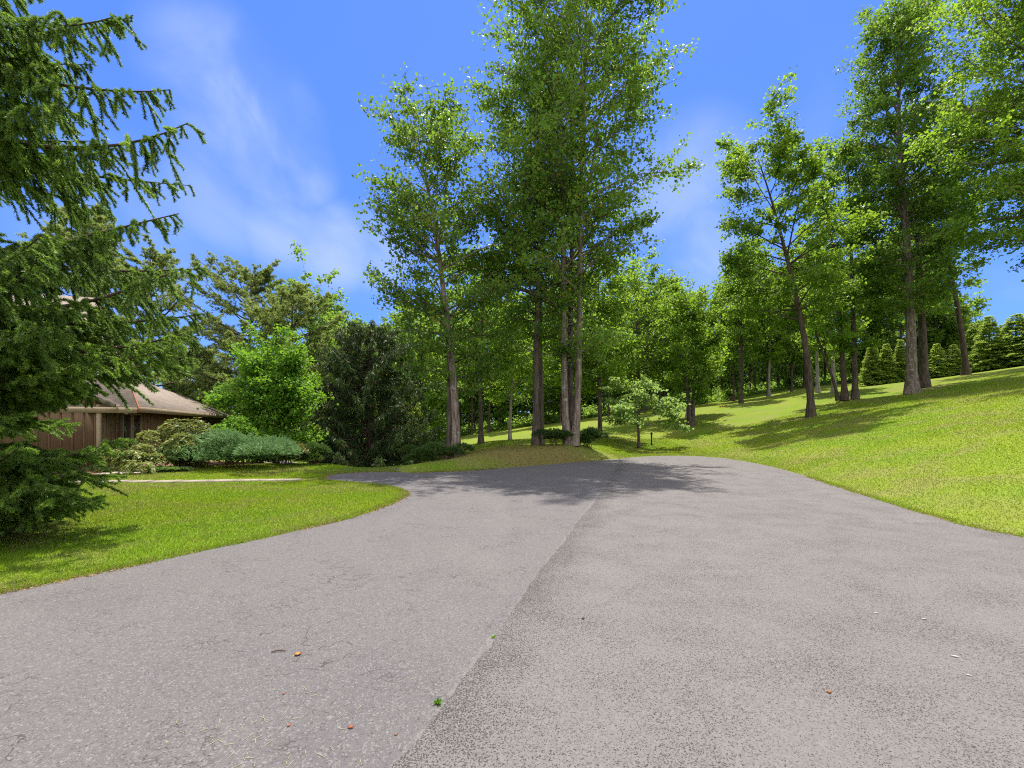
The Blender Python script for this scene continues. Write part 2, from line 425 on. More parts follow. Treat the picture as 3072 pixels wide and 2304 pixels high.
EDGE_R = EDGE_M[int(np.argmin(((EDGE_M - G0(*px([(1420, 985)])[0])) ** 2).sum(1))):]
ROAD = np.concatenate([[[-9.0, -4.0]], EDGE_L, EDGE_M, [[9.5, -4.0]]])

def inside(poly, X, Y):
    r = np.zeros(X.shape, bool)
    x0, y0 = poly[:, 0], poly[:, 1]; x1, y1 = np.roll(x0, -1), np.roll(y0, -1)
    for a, b, c, d in zip(x0, y0, x1, y1):
        if b == d: continue
        cond = (b > Y) != (d > Y)
        r ^= cond & (X < (c - a) * (Y - b) / (d - b) + a)
    return r
def dist_poly(poly, X, Y, closed=True):
    out = np.full(X.shape, 1e9)
    q = np.roll(poly, -1, 0) if closed else poly[1:]
    p = poly if closed else poly[:-1]
    for (ax, ay), (bx, by) in zip(p, q):
        dx, dy = bx - ax, by - ay; L = dx * dx + dy * dy + 1e-12
        t = np.clip(((X - ax) * dx + (Y - ay) * dy) / L, 0, 1)
        out = np.minimum(out, (X - ax - t * dx) ** 2 + (Y - ay - t * dy) ** 2)
    return np.sqrt(out)

CP = []
def cz(x, y, z): CP.append((x, y, z))
def cp(u, v, d): CP.append(tuple(W(u, v, d)))
for q in [(-6, -6), (0, -6), (6, -6), (-5, 1), (0, 2), (5, 1), (0, 7), (4, 7), (-3, 9), (3, 13), (6, 17), (0, 14), (-5, 14.6), (8, 22), (-7, 6), (-11, 8), (-9, 12.5), (-20, 8)]: cz(*q, 0)
for q in [(-13, 15, 0.1), (-9, 16, 0.12), (-7.5, 18, 0.05), (-16, 26, 0.0), (-25, 15, 0.0), (-40, 10, 0.2), (-30, 40, -1.0), (-60, 60, -1.5), (-12, 22, -0.25), (-40, -20, 0.3), (0, -40, 0), (40, -20, 3)]: cz(*q)
for q in [(-4, 19, -0.55), (-6, 23, -0.95), (-8, 28, -1.2)]: cz(*q)
cp(370, 468, 25); cp(417, 466, 27); cp(407, 455, 45); cp(380, 452, 60)
# mound
cp(417, 464, 17.5); cp(454, 456, 19.5); cp(532, 448, 21); cp(572, 444, 22); cp(602, 447, 22.3); cp(622, 456, 23.6); cp(480, 450, 22.5); cp(572, 449, 25.5)
# lawn beyond
cp(481, 444, 32); cp(510, 446, 30); cp(600, 444, 29); cp(639, 449, 29.5); cp(463, 438, 58); cp(546, 426, 60); cp(597, 419, 60); cp(667, 410, 60); cp(718, 404, 60); cp(690, 426, 38)
cp(718, 442, 30)
# right hillside
for d, z in [(8.3, 0.45), (10, 0.85), (16, 2.1), (25, 4.2), (38, 7.0)]: cz(1.19 * d, d, z)
for d, z in [(17, 0.33), (20, 0.75), (31, 2.4), (45, 4.9), (58, 7.0)]: cz(0.695 * d, d, z)
for d, z in [(11, 0.4), (15, 1.1), (25, 2.9), (34, 4.3), (50, 7.1)]: cz(0.93 * d, d, z)
for q in [(13, 3, 0.9), (20, -5, 2.2), (25, 8, 3.4), (45, 15, 7), (60, 30, 9.5), (80, 60, 11), (70, 90, 11), (30, 100, 7.5), (0, 100, 3), (-40, 100, -1.5), (120, 0, 12), (-150, 100, -3), (150, 150, 12), (0, 200, 3), (-150, -50, 0), (100, -100, 6)]: cz(*q)
CP = np.array(CP)
def _U(r2): return 0.5 * r2 * np.log(np.maximum(r2, 1e-9))
def _fit(P):
    n = len(P); d2 = ((P[:, None, :2] - P[None, :, :2]) ** 2).sum(-1)
    A = np.zeros((n + 3, n + 3)); A[:n, :n] = _U(d2) + np.eye(n) * 0.6
    A[:n, n] = 1; A[:n, n + 1:] = P[:, :2]; A[n, :n] = 1; A[n + 1:, :n] = P[:, :2].T
    return np.linalg.solve(A, np.concatenate([P[:, 2], [0, 0, 0]]))
_w = _fit(CP)
def tps(X, Y):
    X = np.asarray(X, float); Y = np.asarray(Y, float); out = np.full(X.shape, _w[-3]) + _w[-2] * X + _w[-1] * Y
    for (x, y, _), c in zip(CP, _w): out = out + c * _U((X - x) ** 2 + (Y - y) ** 2)
    return out
def sstep(t): t = np.clip(t, 0, 1); return t * t * (3 - 2 * t)
def ground(X, Y, lip=True):
    X = np.asarray(X, float); Y = np.asarray(Y, float)
    ins = inside(ROAD, X, Y); d = dist_poly(ROAD, X, Y)
    w = np.where(ins, 0, sstep(d / 1.5))
    z = tps(X, Y) * w
    # gentle unevenness of the turf
    z = z + np.where(ins, 0, sstep(d / 3) * 0.03 * (np.sin(X * 0.9 + 1.3 * np.sin(Y * 0.5)) * np.cos(Y * 0.7 + X * 0.2)))
    if lip: z = z + np.where(ins, -0.05 * sstep(d / 0.12), 0.022 * sstep(d / 0.12)) - 0.006
    return z
def gz(x, y): return float(ground(np.array([x]), np.array([y]))[0])

def axis(lo, hi, dense_lo, dense_hi, step):
    a = np.arange(dense_lo, dense_hi + 1e-6, step); l = []; s = step; x = dense_lo
    while x > lo: s = min(s * 1.16, 14); x -= s; l.append(x)
    r = []; s = step; x = dense_hi
    while x < hi: s = min(s * 1.16, 14); x += s; r.append(x)
    return np.concatenate([l[::-1], a, r])
gx = axis(-420, 420, -12, 15, 0.17); gy = axis(-120, 520, 2.5, 26, 0.17)
GX, GY = np.meshgrid(gx, gy, indexing="ij")
GZ = ground(GX, GY)
idx = np.arange(GX.size).reshape(GX.shape)
gq = np.stack([idx[:-1, :-1], idx[1:, :-1], idx[1:, 1:], idx[:-1, 1:]], -1).reshape(-1, 4)
tag(add_attr(mk("ground", np.stack([GX, GY, GZ], -1).reshape(-1, 3), gq, M["lawn"], smooth=True), "road_distance", dist_poly(EDGE_R, GX, GY, False).ravel()), kind="structure", label="mown green lawn rising to a hillside on the right", cat="lawn")

# --- asphalt sheets -------------------------------------------------
def sheet(name, poly, z0, mat, thick=0.03):
    bm = bmesh.new()
    vs = [bm.verts.new((x, y, z0)) for x, y in poly]
    f = bm.faces.new(vs)
    if f.normal.z < 0: f.normal_flip()
    r = bmesh.ops.extrude_face_region(bm, geom=[f])
    top = [e for e in r["geom"] if isinstance(e, bmesh.types.BMVert)]
    for v in top: v.co.z -= thick
    bmesh.ops.recalc_face_normals(bm, faces=bm.faces[:])
    bmesh.ops.triangulate(bm, faces=bm.faces[:])
    me = bpy.data.meshes.new(name); bm.to_mesh(me); bm.free()
    me.materials.append(mat)
    return link(bpy.data.objects.new(name, me))
rr = RNG(3)
def dense(P, step):
    out = []
    for a, b in zip(P[:-1], P[1:]):
        n = max(1, int(np.linalg.norm(b - a) / step)); out += [a + (b - a) * i / n for i in range(n)]
    return np.array(out + [P[-1]])
seam = dense(SEAM, 0.12); seam[1:-1, 0] += rr.normal(0, 0.008, len(seam) - 2) + 0.015 * np.sin(seam[1:-1, 1] * 2.3)
seam = np.concatenate([[[seam[0, 0] - 1.3, -4.0]], seam])
k = int(np.argmin(((EDGE_M - SEAM[-1]) ** 2).sum(1)))
edl = dense(EDGE_L, 0.15); edl[1:-1] += rr.normal(0, 0.014, (len(edl) - 2, 2)) + 0.03 * np.sin(np.arange(len(edl) - 2) * 0.8)[:, None] * np.sin(np.arange(len(edl) - 2) * 0.23)[:, None]
edr = dense(EDGE_M[k:], 0.15); edr[1:-1] += rr.normal(0, 0.015, (len(edr) - 2, 2))
left_poly = np.concatenate([[[-9.0, -4.0]], edl, EDGE_M[:k], seam[::-1]])
right_poly = np.concatenate([seam, edr, [[9.5, -4.0]]])
tag(sheet("driveway", left_poly, 0.0, M["asphalt_old"]), "older smooth grey asphalt with hairline cracks, left of the seam", "driveway", kind="structure")
tag(sheet("parking_apron", right_poly, 0.007, M["asphalt_coarse"]), "coarser grey asphalt with dark open speckles, right of the seam", "parking apron", kind="structure")
# the drive running on downhill behind the upper lawn
cl = np.array([[-5.25, 15.4], [-5.5, 17.0], [-6.2, 19.0], [-8.6, 21.2], [-12, 23.0], [-15.5, 25.4]]); cl = dense(cl, 0.5)
tn = norm(np.gradient(cl, axis=0)); nr = np.stack([-tn[:, 1], tn[:, 0]], 1)
st = np.stack([cl + nr * w for w in (-1.1, -0.4, 0.4, 1.0)], 1)
sz = ground(st[..., 0], st[..., 1], False) + 0.02
sz[:1] = -0.012
ii = np.arange(st.shape[0] * 4).reshape(-1, 4)
tag(mk("lower_drive", np.concatenate([st, sz[..., None]], -1).reshape(-1, 3), np.stack([ii[:-1, :-1], ii[1:, :-1], ii[1:, 1:], ii[:-1, 1:]], -1).reshape(-1, 4), M["asphalt_old"]), "asphalt drive dropping out of sight behind the upper lawn", "driveway", kind="structure")

# --- grass blades -----------------------------------------------------
def blades(name, seed, n, region, label):
    """turf blades, thinning and widening with distance; region(X,Y)->bool"""
    rng = RNG(seed)
    (x0, x1, y0, y1), test, hgt = region
    X = rng.uniform(x0, x1, n); Y = rng.uniform(y0, y1, n)
    D = np.hypot(X, Y)
    keep = rng.random(n) < np.clip((5.5 / D) ** 1.35, 0, 1)
    U = 512 + X / np.maximum(Y, 0.1) * F
    keep &= (U > -70) & (U < 1100) & (Y > 1.5)
    X, Y, D = X[keep], Y[keep], D[keep]
    keep = ~inside(ROAD, X, Y) & test(X, Y)
    X, Y, D = X[keep], Y[keep], D[keep]
    # ragged overhang at the asphalt edge
    Z = ground(X, Y) - 0.005
    C = np.stack([X, Y, Z], 1)
    m = len(C)
    Dv = rng.normal(size=(m, 3)) * 0.55; Dv[:, 2] = np.abs(Dv[:, 2]) * 0.5 + 0.8
    tall = hgt * rng.uniform(0.5, 1.25, m) * np.clip(0.85 + 0.02 * D, 1, 1.5)
    wid = 0.0058 * np.clip(D / 5.0, 1, 9) * rng.uniform(0.7, 1.4, m)
    V, Fc = spikes(rng, C, Dv, tall, wid)
    return tag(add_attr(mk(name, V, Fc, M["blade"]), "road_distance", np.repeat(dist_poly(EDGE_R, X, Y, False), 3)), label, "grass", kind="stuff")
BED = np.array([G0(*q) for q in px([(-60, 1038), (100, 1037), (232, 1036), (300, 1030), (350, 1024), (420, 1018), (580, 1011), (700, 1007), (716, 1003)])] + [[-7.9, 20.0], [-26, 20.5], [-24, 12.6]])
PATH_PX = px([(60, 1049), (250, 1046.5), (350, 1043), (450, 1040), (550, 1038.6), (640, 1037.5), (700, 1035.5)])
PATH = smooth_line(PATH_PX, 2)
def lawn_left(X, Y): return ~((X > -4.3) & (Y > 15.4)) & ~inside(BED, X, Y) & (dist_poly(PATH, X, Y, False) > 0.34)
blades("lawn_grass", 11, 1500000, ((-16, 0, 3.5, 19), lawn_left, 0.048), "short mown grass of the left lawns beside the house")
blades("hillside_grass", 12, 3300000, ((4, 42, 4, 34), lambda X, Y: X > 5.5, 0.04), "mown grass with dry patches on the right hillside")
blades("mound_grass", 13, 700000, ((-6, 16, 15, 34), lambda X, Y: (X < 12) & (Y > 15.5) & ~((X < -1.5) & (Y < 19) & (X < -3.5)), 0.05), "thin worn grass on the mound under the big trees")
# taller fringe along the asphalt edge
def fringe(seed, lines, n):
    rng = RNG(seed); cs = []
    for L in lines:
        P = dense(L, 0.05); nn = norm(np.gradient(P, axis=0)); nn = np.stack([-nn[:, 1], nn[:, 0]], 1)
        i = rng.integers(0, len(P), n); off = np.abs(rng.normal(0, 0.07, n)) - 0.035 - 0.03 * np.sin(i * 0.21) * np.sin(i * 0.053 + 1)
        cs.append(P[i] + nn[i] * off[:, None] + rng.normal(0, 0.02, (n, 2)))
    Q = np.concatenate(cs); ok = (np.hypot(Q[:, 0], Q[:, 1]) < 17) & (Q[:, 1] > 2)
    Q = Q[ok]; D = np.hypot(Q[:, 0], Q[:, 1])
    Z = np.where(inside(ROAD, Q[:, 0], Q[:, 1]), 0.0, ground(Q[:, 0], Q[:, 1]))
    Dv = rng.normal(size=(len(Q), 3)) * 0.7; Dv[:, 2] = np.abs(Dv[:, 2]) * 0.4 + 0.65
    V, Fc = spikes(rng, np.stack([Q[:, 0], Q[:, 1], Z - 0.004], 1), Dv, rng.uniform(0.025, 0.075, len(Q)), 0.007 * np.clip(D / 5, 1, 5))
    tag(add_attr(mk("edge_grass", V, Fc, M["blade"]), "road_distance", np.full(len(V), 0.9)), "ragged grass fringe overhanging the asphalt edge", "grass", kind="stuff")
fringe(14, [EDGE_L, EDGE_M], 20000)

rng = RNG(15); cs = []
for Lp in (EDGE_L, EDGE_M):
    P = dense(Lp, 0.05); i = rng.integers(0, len(P), 9000); cs.append(P[i] + rng.normal(0, 0.06, (9000, 2)))
Q = np.concatenate(cs); Q = Q[(np.hypot(Q[:, 0], Q[:, 1]) < 17) & (Q[:, 1] > 2) & (np.sin(Q[:, 0] * 2.1) + np.sin(Q[:, 1] * 1.7 + 1) > -0.7)]
Dv = rng.normal(size=(len(Q), 3)); Dv[:, 2] = np.abs(Dv[:, 2]) * 0.3 + 0.1
V, Fq = spikes(rng, np.stack([Q[:, 0], Q[:, 1], np.maximum(ground(Q[:, 0], Q[:, 1]), 0) + 0.004], 1), Dv, rng.uniform(0.02, 0.05, len(Q)), 0.006 * np.clip(np.hypot(Q[:, 0], Q[:, 1]) / 5, 1, 4))
tag(mk("edge_thatch", V, Fq, M["thatch"]), "brown dead grass lying along the asphalt edge", "thatch", kind="stuff")
# --- bed, path, stones -------------------------------------------------
bx = np.linspace(BED[:, 0].min(), BED[:, 0].max(), 70); by = np.linspace(BED[:, 1].min(), BED[:, 1].max(), 60)
def draped(name, poly, mat, lift, label, cat, step=0.3):
    P = dense(np.concatenate([poly, poly[:1]]), step)[:-1]
    bm = bmesh.new(); f = bm.faces.new([bm.verts.new((x, y, 0)) for x, y in P])
    if f.normal.z < 0: f.normal_flip()
    bmesh.ops.triangulate(bm, faces=bm.faces[:])
    bmesh.ops.subdivide_edges(bm, edges=[e for e in bm.edges if e.calc_length() > 2 * step], cuts=3, use_grid_fill=True)
    bmesh.ops.triangulate(bm, faces=bm.faces[:])
    me = bpy.data.meshes.new(name); bm.to_mesh(me); bm.free()
    co = np.empty(len(me.vertices) * 3); me.vertices.foreach_get("co", co); co = co.reshape(-1, 3)
    co[:, 2] = ground(co[:, 0], co[:, 1]) + lift; me.vertices.foreach_set("co", co.ravel()); me.update()
    me.materials.append(mat)
    return tag(link(bpy.data.objects.new(name, me)), label, cat, kind="structure")
draped("mulch_bed", BED, M["mulch"], 0.03, "reddish brown mulch planting bed along the house", "planting bed")
pt = norm(np.gradient(PATH, axis=0)); pn = np.stack([-pt[:, 1], pt[:, 0]], 1)
# flagstones of the path, laid end to end
rngp = RNG(5); pb = MB(); PD = dense(PATH, 0.05); i = 0
while i < len(PD) - 12:
    n = int(rngp.integers(9, 15)); j = min(i + n, len(PD) - 1)
    a, b = PD[i], PD[j]; c = (a + b) / 2; L = np.linalg.norm(b - a) - 0.03
    pb.box((c[0], c[1], gz(*c) + 0.0), (L, 0.42 + rngp.uniform(-0.06, 0.06), 0.05), math.atan2(b[1] - a[1], b[0] - a[0]) + rngp.normal(0, 0.03)); i = j
tag(pb.build("stone_path", M["path_stone"]), "narrow pale stone path between the two left lawns", "path", kind="structure")
rngs = RNG(6)
edge_px = px([(232, 1036), (257, 1033.5), (280, 1031.5), (303, 1029.5), (326, 1026.5), (350, 1023.5), (376, 1020.5), (402, 1018.5), (430, 1016.5)])
for i, q in enumerate(edge_px):
    x, y = G0(*q); z = gz(x, y)
    bm = bmesh.new(); bmesh.ops.create_icosphere(bm, subdivisions=3, radius=1.0)
    s = (rngs.uniform(0.22, 0.36), rngs.uniform(0.15, 0.24), rngs.uniform(0.055, 0.085)); ph = rngs.uniform(0, 6, 3)
    for v in bm.verts:
        c = v.co; r = 1 + 0.12 * math.sin(3 * c.x + ph[0]) * math.cos(4 * c.y + ph[1]) + 0.06 * math.sin(7 * c.z + 5 * c.x + ph[2])
        v.co = Vector((max(-0.85, min(0.85, c.x)) * s[0] * r, max(-0.8, min(0.8, c.y)) * s[1] * r, max(-0.7, min(0.6, c.z)) * s[2] * r))
    me = bpy.data.meshes.new("edging_stone"); bm.to_mesh(me); bm.free(); me.materials.append(M["edge_stone"])
    o = link(bpy.data.objects.new("edging_stone", me)); o.location = (x, y, z + 0.05); o.rotation_euler = (0.05, 0.04, rngs.uniform(-0.3, 0.6))
    tag(o, "flat tan edging stone along the mulch bed rim", "stone", "edging stones of the mulch bed")

# ------------------------------------------------------------------ house
WD = np.array([-0.33, 0.944]); WD /= np.linalg.norm(WD); IN = np.array([-WD[1], WD[0]])   # along the wing wall, and inward
A0 = np.array([-14.4, 15.0])
def hp(a, b, z):
    q = A0 + WD * a + IN * b; return np.array([q[0], q[1], z])
hz = -0.15
house = empty("ranch_house", (A0[0], A0[1], 0), "brown board-sided ranch house with tan shingle hip roof behind the shrubs", "house")
def hpart(mb, name, mat, parent=None):
    o = mb.build(name, mat); 
    p = parent or house
    o.parent = p; o.matrix_parent_inverse = Matrix.Translation((-A0[0], -A0[1], 0))
    return o
EAV = 2.42; LEN = 14.2; WID = 8.2
def wall_slab(mb, a0, b0, a1, b1, z0, z1, t=0.14):
    p = [hp(a0, b0, z0), hp(a1, b1, z0), hp(a1, b1, z1), hp(a0, b0, z1)]
    dv = np.array(hp(a1, b1, 0)) - hp(a0, b0, 0); n = norm(np.array([dv[1], -dv[0], 0])) * t
    # thickness goes to the inside
    inward = np.array(hp(LEN / 2, WID / 2, 0)) - p[0]
    if n @ inward < 0: n = -n
    mb.prism(p, n)
w = MB()
wall_slab(w, 0.0, 0, 1.55, 0, hz, EAV); wall_slab(w, 3.05, 0, LEN, 0, hz, EAV)
wall_slab(w, 1.55, 0, 3.05, 0, hz, 0.12); wall_slab(w, 1.55, 0, 3.05, 0, 2.2, EAV)
wall_slab(w, LEN, 0, LEN, WID, hz, EAV); wall_slab(w, 0, WID, LEN, WID, hz, EAV)
ang = math.atan2(WD[1], WD[0])
for a in np.arange(0.16, LEN, 0.31):      # board-and-batten relief
    if 1.5 < a < 3.1: continue
    w.box(hp(a, -0.014, (hz + EAV) / 2), (0.05, 0.03, EAV - hz - 0.02), ang)
hpart(w, "wall", M["siding"])
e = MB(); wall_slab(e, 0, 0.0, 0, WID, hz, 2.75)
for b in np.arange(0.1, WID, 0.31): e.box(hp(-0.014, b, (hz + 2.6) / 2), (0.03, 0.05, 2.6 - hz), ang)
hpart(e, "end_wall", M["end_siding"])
# corner board
cb_ = MB(); cb_.box(hp(-0.01, -0.01, (hz + EAV) / 2), (0.12, 0.12, EAV - hz), ang); hpart(cb_, "corner_board", M["trim"])
# glazed bay: two panes and a mullion
def window(a0, a1, z0, z1, face=0.0, along=True):
    f = MB(); t = 0.06
    def bar(x0, x1, y0, y1):
        if along: f.box(hp((x0 + x1) / 2, face + 0.02, (y0 + y1) / 2), (x1 - x0, 0.09, y1 - y0), ang)
        else: f.box(hp(face + 0.0, (x0 + x1) / 2, (y0 + y1) / 2), (0.09, x1 - x0, y1 - y0), ang)
    bar(a0, a0 + t, z0, z1); bar(a1 - t, a1, z0, z1); bar(a0 + t, a1 - t, z0, z0 + t); bar(a0 + t, a1 - t, z1 - t, z1)
    wo = hpart(f, "window", M["trim"])
    g_ = MB()
    if along: g_.box(hp((a0 + a1) / 2, face + 0.05, (z0 + z1) / 2), (a1 - a0 - 2 * t, 0.02, z1 - z0 - 2 * t), ang)
    else: g_.box(hp(face + 0.0, (a0 + a1) / 2, (z0 + z1) / 2), (0.03, a1 - a0 - 2 * t, z1 - z0 - 2 * t), ang)
    po = hpart(g_, "pane", M["glass"]); po.parent = wo; po.matrix_parent_inverse = Matrix.Identity(4)
window(1.55, 2.28, 0.12, 2.2); window(2.32, 3.05, 0.12, 2.2)
window(3.2, 4.6, 0.6, 1.75, -0.05, False)
# wing roof: eave along the wall, hip at the far end, ridge running back to the main block
ov = 0.55; pitch = 0.5; th = np.array([0, 0, -0.17])
def zr(b): return EAV + 0.02 + pitch * (b + ov)
RB = WID / 2
r = MB()
E0, E1 = hp(-0.2, -ov, zr(-ov)), hp(LEN + ov, -ov, zr(-ov))
R0, R1 = hp(-0.2, RB, zr(RB)), hp(LEN - RB, RB, zr(RB))
E2, E3 = hp(LEN + ov, WID + ov, zr(-ov)), hp(-0.2, WID + ov, zr(-ov))
def roof_plane(poly, name, parent):
    """roof slope as a solid with its own axes so the shingle courses run level"""
    p = np.array(poly); o = p[0]; x = norm(p[1] - p[0]); n = norm(np.cross(p[1] - p[0], p[-1] - p[0])); y = np.cross(n, x)
    if n[2] < 0: n = -n; y = np.cross(n, x)
    loc = np.stack([(p - o) @ x, (p - o) @ y, (p - o) @ n], 1)
    mb = MB(); mb.prism(loc, (0, 0, -0.14))
    ob = mb.build(name, M["shingles"])
    mw = Matrix(((x[0], y[0], n[0], o[0]), (x[1], y[1], n[1], o[1]), (x[2], y[2], n[2], o[2]), (0, 0, 0, 1)))
    ob.matrix_world = mw
    return ob
for poly in ([E0, E1, R1, R0], [E1, E2, R1], [E2, E3, R0, R1]):
    ob = roof_plane(poly, "roof", house); mw = ob.matrix_world.copy(); ob.parent = house; ob.matrix_parent_inverse = Matrix.Translation((-A0[0], -A0[1], 0)); ob.matrix_basis = mw
fz = EAV - 0.115
f = MB(); f.box(hp((LEN) / 2 + 0.2, -ov - 0.012, fz + 0.01), (LEN + 0.75, 0.03, 0.22), ang); f.box(hp(LEN + ov + 0.012, WID / 2, fz + 0.01), (0.03, WID + 2 * ov, 0.22), ang)
hpart(f, "fascia", M["trim"])
f = MB(); f.box(hp(LEN / 2 + 0.2, -ov / 2 - 0.01, fz - 0.02), (LEN + 0.6, ov - 0.03, 0.03), ang); hpart(f, "soffit", M["trim"])
# main block with its steep raked roof
EP = W(137.5, 407, 15.3); RP = W(97, 298, 20.6)
EL = np.array(EP) + np.append(IN * 14, 0); RL = np.array(RP) + np.append(IN * 10, 0)
ob = roof_plane([EL, EP, RP, RL], "main_roof", house); mw = ob.matrix_world.copy(); ob.parent = house; ob.matrix_parent_inverse = Matrix.Translation((-A0[0], -A0[1], 0)); ob.matrix_basis = mw
rk = norm(RP - EP); side = norm(np.array([rk[1], -rk[0], 0]))
f = MB(); f.prism([EP + side * 0.02, RP + side * 0.02, RP + side * 0.02 - (0, 0, 0.2), EP + side * 0.02 - (0, 0, 0.2)], side * 0.035); hpart(f, "rake_board", M["rust_trim"])
f = MB(); ee = norm(EL - EP); f.prism([EP - (0, 0, 0.02), EL - (0, 0, 0.02), EL - (0, 0, 0.22), EP - (0, 0, 0.22)], np.array([0.1, -0.4, 0]) * 0.08); hpart(f, "fascia", M["trim"])
back = np.array([0.0, 0.35, 0])
f = MB(); q0 = EP + np.array([-0.9, 0.6, -0.1]); q1 = RP + np.array([-0.35, 0.0, -0.25])
f.prism([np.array([q0[0], q0[1], EAV - 0.1]), np.array([q1[0], q1[1], EAV - 0.1]), q1, q0 + (0, 0, 0.35)], (-0.12, -0.05, 0)); hpart(f, "gable_wall", M["rust_trim"])
f = MB(); b0 = RP + np.array([0, 0.1, -0.1]); b1 = RL + np.array([0, 0.1, -0.1])
bk = np.append(WD, 0) * 6.0
ob = roof_plane([RP + (0, 0.02, 0), RL + (0, 0.02, 0), RL + bk - (0, 0, 4.5), RP + bk - (0, 0, 4.5)], "main_roof", house); mw = ob.matrix_world.copy(); ob.parent = house; ob.matrix_parent_inverse = Matrix.Translation((-A0[0], -A0[1], 0)); ob.matrix_basis = mw
# twin flood light under the eave corner
lt = empty("flood_light", hp(0.95, -0.30, EAV - 0.17), "twin-headed flood light under the eave beside the glazed bay", "light")
b_ = MB(); V, Fq = tubes(np.array([[[0, 0, 0.04], [0, 0, 0.0], [0, 0, -0.02]]]), np.array([[0.05, 0.05, 0.04]]), 12); b_.add(V, Fq); b_.build("mount", M["black_metal"], lt)
for s in (-1, 1):
    b_ = MB(); V, Fq = tubes(np.array([[[0.03 * s, 0, -0.02], [0.09 * s, -0.03, -0.05], [0.13 * s, -0.07, -0.075], [0.17 * s, -0.11, -0.1]]]), np.array([[0.02, 0.03, 0.05, 0.062]]), 12); b_.add(V, Fq)
    hd = b_.build("lamp_head", M["black_metal"], lt)
    l_ = MB(); V, Fq = tubes(np.array([[[0.165 * s, -0.105, -0.097], [0.176 * s, -0.116, -0.104], [0.18 * s, -0.12, -0.107]]]), np.array([[0.056, 0.05, 0.005]]), 12); l_.add(V, Fq); l_.build("lens", M["lens"], hd)

